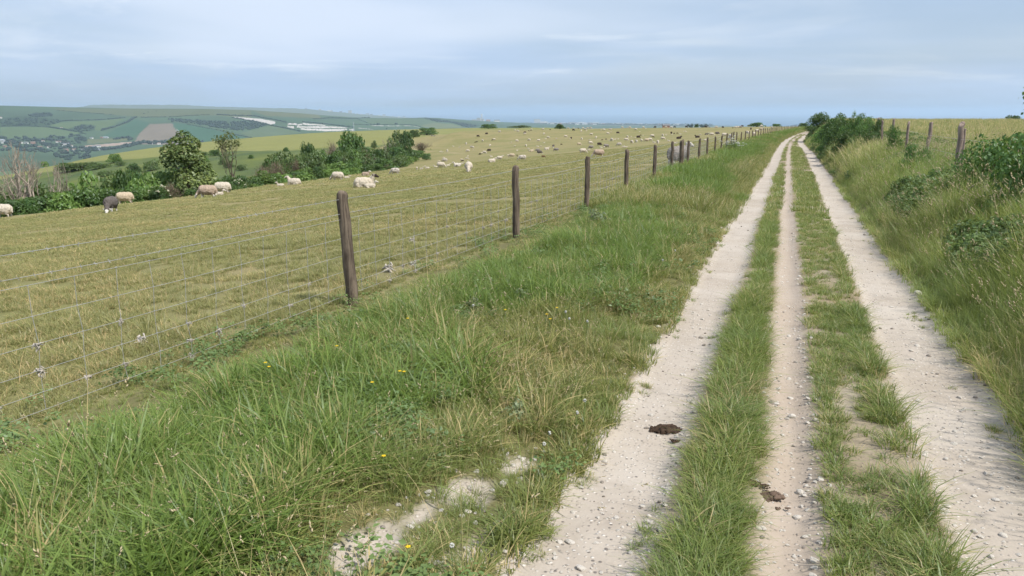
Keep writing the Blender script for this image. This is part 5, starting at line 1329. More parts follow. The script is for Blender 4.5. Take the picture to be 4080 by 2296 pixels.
fl(c8, [(62, 990, 'dark', 'G', 'L'), (105, 974, 'white', 'G', 'R'), (290, 1032, 'white', 'L', 'L'), (765, 508, 'white', 'g', 'T'), (825, 528, 'white', 'g', 'R'), (1100, 488, 'white', 'g', 'T'), (1330, 488, 'piebald', 'g', 'R'), (1475, 495, 'dark', 'G', 'L'), (1045, 519, 'dark', 'G', 'R'), (1090, 510, 'dark', 'G', 'L'), (965, 556, 'dark', 'g', 'L'), (964, 582, 'white', 'g', 'R'), (692, 748, 'white', 'G', 'A'), (808, 727, 'white', 'g', 'R'), (1050, 708, 'white', 'g', 'L'), (1350, 582, 'white', 'g', 'T'), (1240, 722, 'white', 'g', 'L'), (1352, 753, 'piebald', 'L', 'R'), (1385, 674, 'white', 'L', 'L'), (1437, 656, 'white', 'g', 'R'), (1600, 676, 'white', 'G', 'R'), (990, 828, 'white', 'g', 'T'), (1035, 882, 'white', 'G', 'L'), (1048, 922, 'white', 'G', 'T'), (1105, 926, 'cream', 'l', 'R'), (810, 908, 'white', 'L', 'R'), (762, 830, 'white', 'G', 'L'), (1225, 829, 'white', 'L', 'L'), (1290, 832, 'white', 'G', 'R'), (630, 1016, 'white', 'G', 'L', 'white lamb grazing left of a cream lamb, above the near fence'), (700, 1041, 'cream', 'g', 'L', 'cream sheep grazing beside a small brown lamb, above the near fence'), (810, 1023, 'dark', 'G', 'T', 'dark brown lamb head-on beside the cream sheep'), (908, 1100, 'piebald', 'g', 'L', 'large white and grey ewe grazing left of the second big post'), (1340, 1050, 'brown', 'G', 'R', 'brown lamb walking with long legs above the second big post'), (1222, 925, 'grey', 'g', 'L', 'grey sheep grazing just behind a darker one'), (1265, 972, 'slate', 'g', 'R', 'dark grey sheep grazing just below a paler one'), (1410, 888, 'white', 'l', 'R'), (1540, 843, 'slate', 'g', 'T'), (1593, 918, 'grey', 'g', 'L'), (1700, 793, 'dark', 'G', 'R'), (1790, 638, 'white', 'g', 'R'), (1897, 672, 'dark', 'g', 'T'), (1880, 688, 'white', 'G', 'R'), (2110, 688, 'white', 'g', 'T'), (2265, 704, 'white', 'G', 'L'), (2290, 772, 'white', 'g', 'R'), (2060, 798, 'cream', 'g', 'R'), (2292, 868, 'grey', 'g', 'L', 'grey sheep grazing behind the large white ewe'), (2245, 914, 'white', 'G', 'L', 'white lamb at the nose of the large white ewe'), (2140, 958, 'white', 'g', 'R', 'large white ewe grazing to the right, above the third fence post'), (2440, 1028, 'tan', 'g', 'L', 'tall tan ewe grazing left, right above the third fence post'), (2468, 802, 'dark', 'g', 'R', 'black sheep lying broadside near a grey one'), (2500, 853, 'white', 'L', 'L'), (2520, 704, 'dark', 'G', 'L'), (2400, 664, 'white', 'g', 'T'), (2300, 594, 'white', 'g', 'L'), (2100, 528, 'white', 'g', 'T'), (2180, 494, 'piebald', 'g', 'L'), (2205, 514, 'white', 'L', 'R'), (1945, 508, 'dark', 'g', 'R'), (1945, 466, 'white', 'g', 'L'), (2015, 462, 'white', 'G', 'L'), (2040, 462, 'dark', 'G', 'R'), (1840, 431, 'piebald', 'g', 'R'), (2135, 420, 'white', 'g', 'R'), (2225, 450, 'white', 'g', 'L'), (2290, 457, 'piebald', 'g', 'R'), (2500, 508, 'white', 'G', 'L'), (2560, 504, 'white', 'g', 'R'), (2000, 421, 'white', 'G', 'R'), (2055, 420, 'white', 'G', 'L')])
fl(c3, [(1340, 603, 'grey', 'g', 'R', 'grey sheep grazing beside a small white lamb'), (1270, 608, 'white', 'L', 'L'), (1312, 612, 'white', 'G', 'A'), (1335, 503, 'dark', 'G', 'R'), (1500, 582, 'piebald', 'g', 'L'), (1558, 607, 'white', 'G', 'R', 'white lamb with head down beside a lying lamb'), (1590, 602, 'white', 'L', 'L'), (1410, 518, 'white', 'g', 'T'), (1382, 519, 'white', 'L', 'L'), (1450, 502, 'white', 'L', 'R'), (1490, 497, 'white', 'L', 'L'), (1360, 433, 'white', 'g', 'R'), (1397, 410, 'white', 'G', 'L'), (1487, 424, 'dark', 'g', 'R'), (1390, 377, 'tan', 'l', 'R'), (1597, 518, 'white', 'g', 'R'), (1610, 477, 'white', 'g', 'T'), (1655, 472, 'white', 'G', 'R'), (1702, 488, 'white', 'G', 'L'), (1667, 548, 'white', 'g', 'T'), (1725, 538, 'piebald', 'g', 'T'), (1790, 528, 'white', 'g', 'A'), (1750, 482, 'dark', 'g', 'R'), (1778, 452, 'dark', 'G', 'L'), (1810, 457, 'white', 'G', 'T'), (1853, 528, 'cream', 'g', 'L', 'cream ewe grazing shoulder to shoulder with a white one'), (1900, 517, 'white', 'g', 'R', 'white ewe grazing shoulder to shoulder with a cream one'), (1925, 468, 'white', 'g', 'L'), (1944, 476, 'dark', 'G', 'R'), (2000, 552, 'white', 'g', 'T', 'white ewe grazing head-on beside the post before the big grey sheep'), (1950, 543, 'white', 'L', 'L'), (2062, 458, 'white', 'g', 'T'), (2065, 502, 'white', 'g', 'R'), (2105, 446, 'white', 'L', 'R'), (2138, 522, 'piebald', 'L', 'L'), (2173, 428, 'dark', 'g', 'T'), (2182, 439, 'white', 'L', 'R'), (2210, 429, 'dark', 'G', 'L'), (2250, 427, 'dark', 'G', 'R'), (2290, 433, 'white', 'L', 'L'), (2268, 491, 'dark', 'l', 'R', 'dark brown ewe lying above the two big fence posts'), (2220, 554, 'white', 'L', 'R'), (2342, 399, 'white', 'L', 'R'), (2360, 400, 'white', 'L', 'R'), (1715, 383, 'white', 'g', 'L'), (1765, 402, 'white', 'L', 'R'), (1815, 354, 'white', 'g', 'R'), (1642, 356, 'white', 'g', 'R'), (1612, 349, 'white', 'G', 'L'), (1545, 332, 'white', 'g', 'R'), (2172, 358, 'white', 'g', 'L'), (2105, 337, 'white', 'g', 'R'), (2215, 333, 'dark', 'g', 'L'), (1965, 327, 'dark', 'g', 'L'), (2367, 331, 'dark', 'g', 'R'), (1845, 361, 'white', 'L', 'R'), (2120, 862, 'grey', 's', 'R', 'big shaggy grey sheep standing close behind the fence with pale head')])
fl(c4, [(48, 577, 'white', 'L', 'R'), (30, 647, 'dark', 'l', 'R', 'dark ewe lying right of the pair of big fence posts'), (332, 632, 'dark', 'l', 'L', 'dark ewe lying with a white companion at its head'), (380, 594, 'white', 'G', 'L'), (472, 697, 'white', 'G', 'R'), (495, 582, 'slate', 'l', 'R'), (580, 598, 'white', 'g', 'R'), (675, 578, 'slate', 'g', 'R'), (795, 610, 'white', 'g', 'R'), (890, 645, 'piebald', 'g', 'A', 'pale ewe seen between posts above the white cow parsley'), (365, 477, 'white', 'G', 'T'), (658, 467, 'white', 'g', 'R'), (625, 469, 'white', 'G', 'L'), (768, 467, 'dark', 'g', 'T'), (935, 472, 'dark', 'G', 'L'), (985, 470, 'white', 'g', 'R'), (1030, 466, 'white', 'g', 'R'), (1070, 465, 'grey', 'g', 'R'), (1185, 566, 'white', 'g', 'T'), (1243, 497, 'dark', 'g', 'T'), (1298, 604, 'white', 'g', 'A'), (1350, 534, 'white', 'g', 'R'), (1415, 503, 'cream', 'g', 'R'), (1420, 447, 'white', 'g', 'L'), (1355, 442, 'white', 'g', 'R'), (1440, 498, 'grey', 'g', 'R'), (1095, 441, 'dark', 'g', 'L'), (1210, 440, 'white', 'g', 'R'), (480, 437, 'dark', 'g', 'R'), (150, 440, 'dark', 'g', 'R'), (515, 440, 'white', 'G', 'R'), (1600, 473, 'white', 'g', 'T')])
CW = {'white': 'cream-white', 'cream': 'cream', 'grey': 'grey', 'tan': 'tan', 'dark': 'dark brown', 'brown': 'brown', 'piebald': 'patched', 'blackface': 'cream', 'slate': 'dark grey'}
def pasture_place(px, py):
    dep = 'on the near slope' if py > 650 else 'in mid pasture' if py > 582 else 'in the upper pasture' if py > 535 else 'near the skyline'
    for lim, s in ((1000, 'by the left hedge'), (1640, 'below the thicket'), (1900, 'right of the thicket'), (2020, 'left of the second post'), (2160, 'above the second post'), (2300, 'left of the third post'), (2420, 'above the third post'), (2560, 'above the fourth post'), (2700, 'above the fifth post'), (2800, 'above the two thick posts'), (2900, 'beyond the sixth to tenth posts'), (9999, 'behind the far posts')):
        if px < lim: return dep + ' ' + s
def pasture():
    g = np.random.default_rng(44)
    HD = {'R': YAW, 'L': YAW+math.pi, 'A': YAW+math.pi/2, 'T': YAW-math.pi/2}
    for px, py, colr, pose, hd, lab in FLOCK:
        lamb = pose.isupper(); p = pose.lower()
        x, y, z = hit(px, py+1)
        r = math.hypot(x, y)
        s = (.48 if lamb else .87)*g.uniform(.93, 1.07)
        jit = g.uniform(-.45, .45) if lab is None else g.uniform(-.2, .2)
        o = put('lamb' if lamb else 'sheep', SHEEP[(p, lamb, r < 90)], None, (x, y, z-.045), HD[hd]+jit, s)
        o.material_slots[0].link = 'OBJECT'; o.material_slots[0].material = M['fleece_'+colr]
        tag(o, None, 'lamb' if lamb else 'sheep', 'lambs in the pasture' if lamb else 'sheep in the pasture')
        if 'big shaggy' in (lab or ''):
            yy = 34.6; xx = float(fence_x(yy))-.62; o.location = (xx, yy, LZ(xx, yy)); o.scale = (1.08,)*3; o.rotation_euler[2] = R(52)
        verb = {'g': 'grazing', 's': 'standing', 'l': 'lying'}[p]
        later(o, lab or f"{CW[colr]} {'lamb' if lamb else 'sheep'} {verb} {pasture_place(px, py)}", px)
pasture()

# ------------------------------------------------------------------ small things of the verge and track
def lay_stones():
    pal = [stone_mesh('chalk_stone', 600+i, M['stone'], .6) for i in range(6)]; fl_ = [stone_mesh('flint_stone', 620+i, M['flint'], .6) for i in range(2)]
    g = np.random.default_rng(6)
    for i, (px, py, w, k, ph) in enumerate(((2176, 1911, 44, 0, 'pale chalk lump at the left rut edge'), (2004, 1932, 50, 0, 'pale chalk lump in the bare scrape of the left verge'), (1874, 1946, 40, 0, 'pale chalk lump in the bare scrape of the left verge'), (1712, 2241, 62, 0, 'largest chalk slab in the grass at the bottom of the picture'), (2558, 2020, 36, 0, 'chalk stone at the foot of the middle grass strip'), (2506, 2093, 30, 0, 'chalk stone at the foot of the middle grass strip'), (2410, 1843, 34, 0, 'chalk stone lying in the left rut'), (2300, 2060, 26, 0, 'chalk stone lying in the left rut'), (2330, 1990, 26, 0, 'chalk stone lying in the left rut'), (2211, 2227, 34, 0, 'chalk stone lying in the left rut'), (2241, 1970, 18, 1, 'dark flint in the left rut'),
        (3154, 1666, 48, 0, 'broad chalk stone in the narrow middle rut'), (3117, 1737, 24, 0, 'small chalk stone in the narrow middle rut'), (3188, 1965, 44, 0, 'chalk stone right of the dry dung'), (3129, 1978, 32, 0, 'chalk stone touching the dry dung'), (3194, 2021, 26, 0, 'small chalk stone below the dry dung'), (3034, 2024, 26, 0, 'small chalk stone left below the dry dung'), (3268, 2166, 28, 0, 'chalk stone at the edge of the low grass strip'), (3769, 1832, 28, 0, 'chalk stone lying in the right rut'), (3883, 2120, 32, 0, 'chalk stone lying in the right rut'), (3948, 2222, 34, 0, 'chalk stone lying in the right rut'), (3657, 1174, 42, 0, 'rounded chalk stone at the grass edge of the right rut'), (3748, 1246, 40, 0, 'greyish chalk stone at the grass edge of the right rut'), (3809, 1376, 34, 0, 'small chalk stone at the grass edge of the right rut'), (3186, 1354, 24, 0, 'chalk stone at the right edge of the middle rut'), (3700, 1420, 20, 1, 'dark flint in the right rut'), (3380, 1020, 18, 1, 'dark flint in the right rut'))):
        x, y, z = hit(px, py); r = math.hypot(x, y); s = w*r/F_PX/2*.95
        o = tag(put('flint_stone' if k else 'chalk_stone', (fl_ if k else pal)[i % (2 if k else 6)], None, (x, y, z+s*.18), g.uniform(0, 6.28), s), None, 'stone', 'loose stones on the track')
        if px == 1712: o.rotation_euler[2] = YAW+1.45; o.scale = (s*1.7, s*.8, s*.7)
        later(o, ph, px)
lay_stones()
def lay_dung():
    def pat(name, seed, parts, m):
        g = np.random.default_rng(seed); mb = MB(); V, Fc = icosphere(2)
        for (cx, cy, rx, ry, h) in parts:                            # crumbly: many small flattened crumbs heaped in each patch
            for q in range(int(6 + rx*900)):
                a = g.uniform(0, 6.28); rr = math.sqrt(g.random()); k = (1-.75*rr*rr)
                s = rx*g.uniform(.22, .42)
                W_ = V*np.array([s, s*g.uniform(.6, 1), s*g.uniform(.35, .6)])*(1+.7*(vnoise(V[:, 0]*3+seed+q, V[:, 1]*3+V[:, 2]*2+q, .4, 3)-.5)[:, None]*2)
                ca, sa = math.cos(a*3), math.sin(a*3)
                W_ = W_ @ np.array([[ca, sa, 0], [-sa, ca, 0], [0, 0, 1]]); mb.add(W_+np.array([cx+rx*rr*math.cos(a), cy+ry*rr*math.sin(a), h*k*.55*g.uniform(.5, 1)]), None, Fc, g.random())
        return mb.mesh(name, [m])
    for px, py, nm, parts, m, rz, ph in (
        (2655, 1718, 'dung_pat', [(0, 0, .055, .04, .022), (-.045, .01, .04, .03, .018), (.05, -.005, .035, .03, .018), (.01, .03, .05, .02, .014), (-.075, -.01, .014, .012, .01)], M['dung'], YAW, 'dark crumbly dung in the left rut beside the grass strip'),
        (2692, 1762, 'dung_pat', [(0, 0, .02, .016, .014), (.025, .004, .013, .012, .01), (-.02, .01, .012, .01, .009)], M['dung'], YAW, 'small dark dung crumbs just below the dark dung in the left rut'),
        (3010, 1932, 'dung_pat', [(0, 0, .022, .02, .02), (-.035, .03, .024, .018, .02), (.03, -.03, .02, .018, .018)], M['dung'], YAW, 'dark dung lumps at the left edge of the middle rut'),
        (3072, 1982, 'dry_dung', [(0, 0, .042, .034, .022), (-.03, -.022, .026, .02, .014), (.03, .012, .022, .026, .014), (-.03, .02, .02, .02, .018)], M['drydung'], YAW, 'grey-brown dried dung in the middle rut'),
        (3098, 2030, 'dry_dung', [(0, 0, .012, .008, .006), (.04, 0, .012, .006, .006)], M['drydung'], YAW, 'two small dried dung crumbs below the dried dung')):
        x, y, z = hit(px, py); tag(put(nm, pat(nm, px % 97, parts, m), None, (x, y, z+.004), rz, 1.12), ph, 'dung', 'dung on the track')
lay_dung()
def flowers():
    mb = MB(); mb.tube(np.array([[0, 0, 0], [.01, 0, .12], [.0, .01, .26]]), .0016, 4); st = mb.mesh('stem', [M['herb']])
    mb = MB(); V, Fc = icosphere(1)
    for k in range(5):
        a = k*1.2566; mb.add(V*np.array([.009, .007, .003]) @ np.array([[math.cos(a), math.sin(a), 0], [-math.sin(a), math.cos(a), 0], [0, 0, 1]]) + np.array([.009*math.cos(a), .009*math.sin(a), .262]), None, Fc)
    fw = mb.mesh('flower', [M['yellow']])
    mb = MB(); g = np.random.default_rng(4)
    for k in range(14):
        d = g.normal(0, 1, 3); d /= np.linalg.norm(d); mb.add(V*.006 + d*.010 + np.array([0, 0, .262]), None, Fc)
    cw = mb.mesh('flower', [M['petal']])
    for kind, L in (('buttercup', [(1343, 1405), (1060, 1484), (1074, 1497), (1483, 1538), (1593, 1488), (1610, 1490), (1528, 1804), (1625, 1292), (2013, 1233), (2178, 1250), (2192, 1270), (2218, 1224), (1625, 2162)]), ('clover', [(1800, 2168), (2190, 1718), (2168, 1766), (2330, 1598), (2300, 1640), (1885, 1222), (2254, 1240), (2268, 1270), (2340, 1283), (2690, 1005), (2640, 1050)])):
        for px, py in L:
            x, y, z = hit(px, py); 
            d = ray(px, py); t = .26/max(-d[2], .1); x, y = x-d[0]*t*.9, y-d[1]*t*.9; z = LZ(x, y); fs_ = .56+.03*y; z += .26*(1-fs_)*.6
            o = tag(put(kind, None, None, (x, y, z), G.uniform(0, 6), fs_), None, 'flower', 'yellow buttercups in the verge' if kind == 'buttercup' else 'white clover heads in the verge')
            put('stem', st, o); put('flower', fw if kind == 'buttercup' else cw, o)
            later(o, ('yellow buttercup ' if kind == 'buttercup' else 'white clover head ') + ('in lush verge grass below the nearest post' if px < 1700 and py < 1900 else 'in grass at the bottom of the picture' if py > 1900 else 'in the verge near the left rut' if px > 2100 else 'in the middle of the verge'), px)
    # cow parsley by the fence
    me = []
    for v in range(3):
        g = np.random.default_rng(50+v); mb = MB(); ms = MB()
        for u in range(9):
            c = np.array([g.normal(0, .16), g.normal(0, .16), g.uniform(.55, .95)])
            ms.tube(np.array([[c[0]*.2, c[1]*.2, 0], [c[0]*.6, c[1]*.6, c[2]*.6], c-[0, 0, .03]]), .006, 4)
            for q in range(16):
                rr = .075*math.sqrt(g.random()); a = g.uniform(0, 6.28); mb.add(V*np.array([.017, .017, .008])+c+np.array([rr*math.cos(a), rr*math.sin(a), -.6*rr*rr/.07]), None, Fc)
        me.append((ms.mesh('stem', [M['herb']]), mb.mesh('flower', [M['petal']])))
    for i, (px, py, ph) in enumerate(((2895, 566, 'white cow parsley clump at the fence, left end of the flowering group'), (2912, 558, 'tallest white cow parsley clump in front of the fence posts'), (2928, 568, 'white cow parsley clump right of the tallest one'), (2945, 566, 'white cow parsley clump at the right end of the flowering group'))):
        a = azel(px, py)[0]; y = 50.0+i*.5; x = y*math.tan(R(a)); z = LZ(x, y)
        o = tag(put('cow_parsley', None, None, (x, y, z), i*1.7, (1.3, 1.3, [.95, 1.15, .9, .8][i])), ph, 'flower', 'cow parsley by the fence')
        put('stem', me[i % 3][0], o); put('flower', me[i % 3][1], o)
    hb = leaf_cloud('leaves', 150, [((0, 0, .12), (.17, .17, .13)), ((.1, .05, .2), (.1, .1, .12))], .06, 66, M['thistle'], shell=.3)
    for px, py, s, ph in ((2043, 1690, .42, 'grey-green thistle rosette in the verge by the left rut'), (2391, 905, 1.0, 'bluish thistle patch in the verge beyond the third post'), (1880, 1255, .5, 'bluish leafy plant in the verge right of the nearest post'), (2090, 1210, .5, 'dark leafy plant in the verge right of the bluish one')):
        x, y, z = hit(px, py); o = tag(put('thistle', None, None, (x, y, z), px, s), ph, 'plant', 'leafy weeds in the verge'); put('leaves', hb, o)
M['thistle'] = leaf_mat('thistle leaves', (.13, .165, .085), (.20, .235, .13), None, .3, .7, gain=1.35)
flowers()

# ------------------------------------------------------------------ far hillside: woods, hedges, quarries, village, town
def canopy(P, rad, seed, squash=.85):
    g = np.random.default_rng(seed); mb = MB(); V, Fc = icosphere(1)
    for p, r in zip(P, rad):
        for q in range(3):                                          # each crown is a clump of three uneven lobes
            W_ = V*(1+g.normal(0, .16, (len(V), 1))); rr = r*(g.uniform(.75, .95) if q == 0 else g.uniform(.4, .7)); off = np.array([0, 0, 0]) if q == 0 else np.array([*g.normal(0, .55*r, 2), g.uniform(-.1, .5)*r])
            mb.add(W_*np.array([rr, rr, rr*squash*g.uniform(.8, 1.15)])+p+off+np.array([0, 0, r*.4]), None, Fc, g.random())
    return mb
def along(pl, step):
    out = []
    for (a, b), (c, d) in zip(pl[:-1], pl[1:]):
        n = max(1, int(math.hypot(c-a, d-b)/step)); out += [(a+(c-a)*i/n, b+(d-b)*i/n) for i in range(n)]
    return out
def far_hedges():
    g = np.random.default_rng(12)
    L = [('upper', [(238, 485), (277, 481), (386, 479), (501, 470)], 4.0, 'dark hedgerow climbing from the far scrub to the hilltop junction'), ('', [(406, 521), (460, 505), (510, 487), (540, 468)], 6.5, 'thick hedge rising from the village wood up the far hill'), ('', [(567, 468), (670, 467), (765, 461), (837, 458)], 3.0, 'thin hedge crossing the far hill above the ploughed field'), ('', [(188, 507), (267, 519), (327, 529)], 5.0, 'hedge slanting down between the pale fields above the village'), ('', [(866, 458), (930, 461), (1027, 464)], 5.0, 'dark hedge along the top of the upper quarry'), ('', [(1027, 466), (1098, 479), (1143, 489)], 5.5, 'dark belt joining the two quarries'), ('', [(924, 469), (1003, 483), (1070, 499), (1197, 524)], 4.5, 'hedge running down below the upper quarry'), ('', [(1209, 487), (1308, 496), (1410, 509)], 5, 'dark hedge along the top of the lower quarry'), ('', [(1248, 475), (1318, 471), (1410, 474), (1473, 469)], 5.0, 'hedge of dark trees on the far ridge left of the city'), ('', [(1404, 496), (1485, 499), (1578, 497), (1657, 500), (1677, 507)], 3.5, 'long hedge above the pale chalk path'), ('', [(1428, 477), (1485, 497)], 3, 'short hedge slanting down the right-hand far field'), ('', [(228, 440), (330, 449), (455, 458)], 2.5, 'faint broken hedge near the far hilltop'), ('', [(747, 497), (870, 519), (936, 537), (1010, 551)], 2.8, 'hedge along the lower edge of the dark wood'), ('', [(119, 462), (150, 465), (208, 463)], 5, 'dark copse high on the left far hill'), ('', [(0, 505), (110, 503), (190, 508)], 3.0, 'hedge along the top of the pale field at the left margin'), ('', [(300, 541), (330, 531), (345, 536)], 3.0, 'short hedge by the small pale paddock')]
    for i, (_, pl, rad, ph) in enumerate(L):
        P, Rd = [], []
        for q in along(pl, 2.3):
            P.append(downs_hit(q[0]+g.normal(0, .8), q[1]+g.normal(0, .3))); Rd.append(rad*g.uniform(.5, 1.4))
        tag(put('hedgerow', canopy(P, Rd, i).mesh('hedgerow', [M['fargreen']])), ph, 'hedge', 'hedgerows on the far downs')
    for i, (px, py, rad, ph) in enumerate(((1491, 498, 8, 'small round tree in the long far hedge'), (1506, 497, 11, 'largest round tree in the long far hedge'), (1576, 496, 11, 'wide tree at the right part of the long far hedge'), (573, 454, 4, 'lower lone tree on the far hilltop'), (590, 448, 4, 'middle lone tree on the far hilltop'), (624, 443, 3, 'upper lone tree on the far hilltop'), (1540, 515, 5, 'small tree in the field right of the pylon'), (768, 566, 11, 'round tree at the foot of the green crop field'), (790, 568, 7, 'small tree right of the round tree by the crop field'), (802, 568, 9, 'rightmost tree at the foot of the green crop field'))):
        o = thing('hill_tree', tuple(downs_hit(px, py)), ph, 'tree', 'lone trees on the far downs')
        put('crown', canopy([np.zeros(3), np.array([rad*.5, 0, 0]), np.array([-rad*.4, rad*.3, rad*.1])], [rad, rad*.7, rad*.7], 50+i).mesh('crown', [M['fargreen']]), o)
        mb = MB(); mb.tube(np.array([[0, 0, -2], [0, 0, rad*.6]]), rad*.1, 5); put('trunk', mb.mesh('trunk', [M['bark']]), o)
    # woods
    def fill(poly, n, rad, rj=(.6, 1.3)):
        P = []; A = np.array(poly); lo, hi = A.min(0), A.max(0)
        while len(P) < n:
            q = g.uniform(lo, hi)
            if in_poly(np.array([q[0]]), np.array([q[1]]), poly)[0]: P.append(downs_hit(q[0], q[1]))
        return P, list(rad*g.uniform(rj[0], rj[1], n))
    for i, (poly, n, rad, nm) in enumerate((([(672, 474), (755, 478), (920, 488), (1010, 484), (1068, 498), (1030, 512), (950, 522), (830, 505), (750, 492), (685, 487)], 420, 7, 'hillside_wood'), ([(119, 453), (209, 453), (208, 463), (148, 468), (119, 463)], 90, 7, 'hilltop_wood'), ([(0, 478), (110, 470), (230, 478), (240, 487), (190, 500), (0, 503)], 110, 6, 'hill_scrub'), ([(290, 512), (330, 497), (375, 503), (370, 520), (320, 524)], 50, 5, 'hill_scrub'), ([(1690, 471), (1737, 478), (1850, 494), (1905, 502), (1870, 509), (1853, 506), (1796, 489), (1737, 486)], 220, 7, 'ridge_wood'))):
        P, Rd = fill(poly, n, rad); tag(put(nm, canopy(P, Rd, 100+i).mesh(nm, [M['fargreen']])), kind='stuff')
    poly = [(0, 552), (60, 550), (150, 552), (250, 543), (300, 537), (345, 552), (350, 565), (300, 575), (320, 590), (400, 596), (340, 640), (260, 640), (180, 612), (100, 606), (0, 605)]
    P, Rd = fill(poly, 260, 8.5, (.5, 1.4))
    for pl, rad in (([(500, 585), (571, 569), (620, 572), (694, 563), (700, 575)], 11), ([(455, 555), (520, 550)], 8), ([(365, 600), (440, 596), (520, 582)], 9), ([(515, 562), (525, 558)], 9)):
        for q in along(pl, 2.6): P.append(downs_hit(q[0], q[1]+g.normal(0, 2))); Rd.append(rad*g.uniform(.5, 1.2))
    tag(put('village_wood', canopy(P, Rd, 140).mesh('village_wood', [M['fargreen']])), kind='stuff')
far_hedges()

def drape(name, top, bot, material, nx=60, ny=6, up=2.2, jag=.8, seed=0):
    top = np.array(top, float); bot = np.array(bot, float); t = np.linspace(0, 1, nx)
    g = np.random.default_rng(seed)
    def res(P):
        s = np.r_[0, np.cumsum(np.hypot(*np.diff(P, axis=0).T))]; s /= s[-1]
        return np.stack([np.interp(t, s, P[:, 0]), np.interp(t, s, P[:, 1])], -1)
    A, B = res(top), res(bot)
    A[:, 1] += g.normal(0, jag, nx)*.6; B[:, 1] += g.normal(0, jag, nx)
    V = np.array([downs_hit(*(A[i]*(1-f)+B[i]*f)) for f in np.linspace(0, 1, ny) for i in range(nx)])
    V[:, 2] += up + g.normal(0, 1.2, len(V)); V[:nx, 2] -= up+3; V[-nx:, 2] -= up+3
    i = np.arange(ny-1)[:, None]*nx; j = np.arange(nx-1)[None, :]
    return mesh_np(name, V, [np.stack([i+j, i+nx+j, i+nx+j+1, i+j+1], -1).reshape(-1, 4)], [material])
c6 = lambda L: [(900+a/5.05, 420+b/5.05) for a, b in L]
def quarries():
    o = tag(put('chalk_quarry', None, None, (0, 0, 0)), 'upper white chalk quarry, a long pale wedge high on the far hill', 'quarry')
    put('chalk_face', drape('chalk_face', [(926, 466.5), (979, 469.5), (1042, 473.5), (1084, 481), (1098, 486)], [(930, 468), (950, 474), (1003, 481), (1031, 488), (1068, 495), (1078, 498), (1096, 494)], M['chalkface'], 70, 8, 2.5, .5, 1), o)
    o = tag(put('chalk_quarry', None, None, (0, 0, 0)), 'lower white chalk quarry with stepped faces banded by dark scrub', 'quarry')
    for i, (a, b) in enumerate((([(1240, 368), (1430, 360)], [(1245, 395), (1425, 402)]), ([(1440, 383), (1540, 373)], [(1440, 410), (1540, 402)]), ([(1548, 360), (1730, 370), (2010, 403)], [(1552, 395), (1730, 402), (1995, 416)]), ([(1235, 410), (1370, 420)], [(1240, 445), (1370, 478)]), ([(1430, 418), (1560, 424), (1850, 420), (2080, 425), (2460, 450)], [(1430, 456), (1560, 456), (1840, 464), (2100, 458), (2420, 464)]), ([(1500, 464), (1850, 470), (2200, 470), (2440, 478)], [(1510, 496), (1850, 516), (2000, 530), (2250, 528), (2440, 506)]), ([(2480, 483), (2576, 478)], [(2482, 502), (2576, 517)]))):
        put('chalk_face', drape('chalk_face', c6(a), c6(b), M['chalkface'], int(8+abs(a[-1][0]-a[0][0])/16), 5, 2.5, .8, 20+i), o)
    for nm, top, bot in (('path', [(1475, 500.5), (1560, 502), (1638, 500.5), (1670, 505)], [(1475, 502.5), (1560, 504), (1640, 503.5), (1675, 511)]), ('path', [(1424, 510), (1455, 512), (1487, 515)], [(1424, 511.5), (1455, 515), (1487, 518)]), ('path', [(700, 514), (716, 528), (735, 541), (752, 560)], [(702, 514), (718.5, 528), (738, 541), (755, 560)])):
        tag(put(nm, drape(nm, top, bot, M['chalkface'], 40, 3, 1.2, .1, 3)), kind='structure')
quarries()

def house_parts(L, Wd, H, roof, wall, chim=True):
    mb = MB(); mb.box((0, 0, H/2-2), (L, Wd, H+4)); w = mb.mesh('wall', [wall], False)
    r = Wd*.36; e = .5
    V = [(-L/2-e, -Wd/2-e, H), (L/2+e, -Wd/2-e, H), (L/2+e, Wd/2+e, H), (-L/2-e, Wd/2+e, H), (-L/2-e, 0, H+r), (L/2+e, 0, H+r)]
    rf = mesh_np('roof', V, [np.array([[0, 1, 5, 4], [2, 3, 4, 5], [0, 3, 2, 1]]), np.array([[0, 4, 3], [1, 2, 5]])], [roof], None, False)
    mb = MB(); mb.box((L*.3, 0, H+r*.9), (1.0, .8, 2.4)); ch = mb.mesh('chimney', [M['brick']], False) if chim else None
    mb = MB()
    for k in range(3): mb.box((-L*.3+L*.3*k, -Wd/2-.05, H*.55), (1.2, .12, 1.3))
    return w, rf, ch, mb.mesh('window', [M['glass']], False)
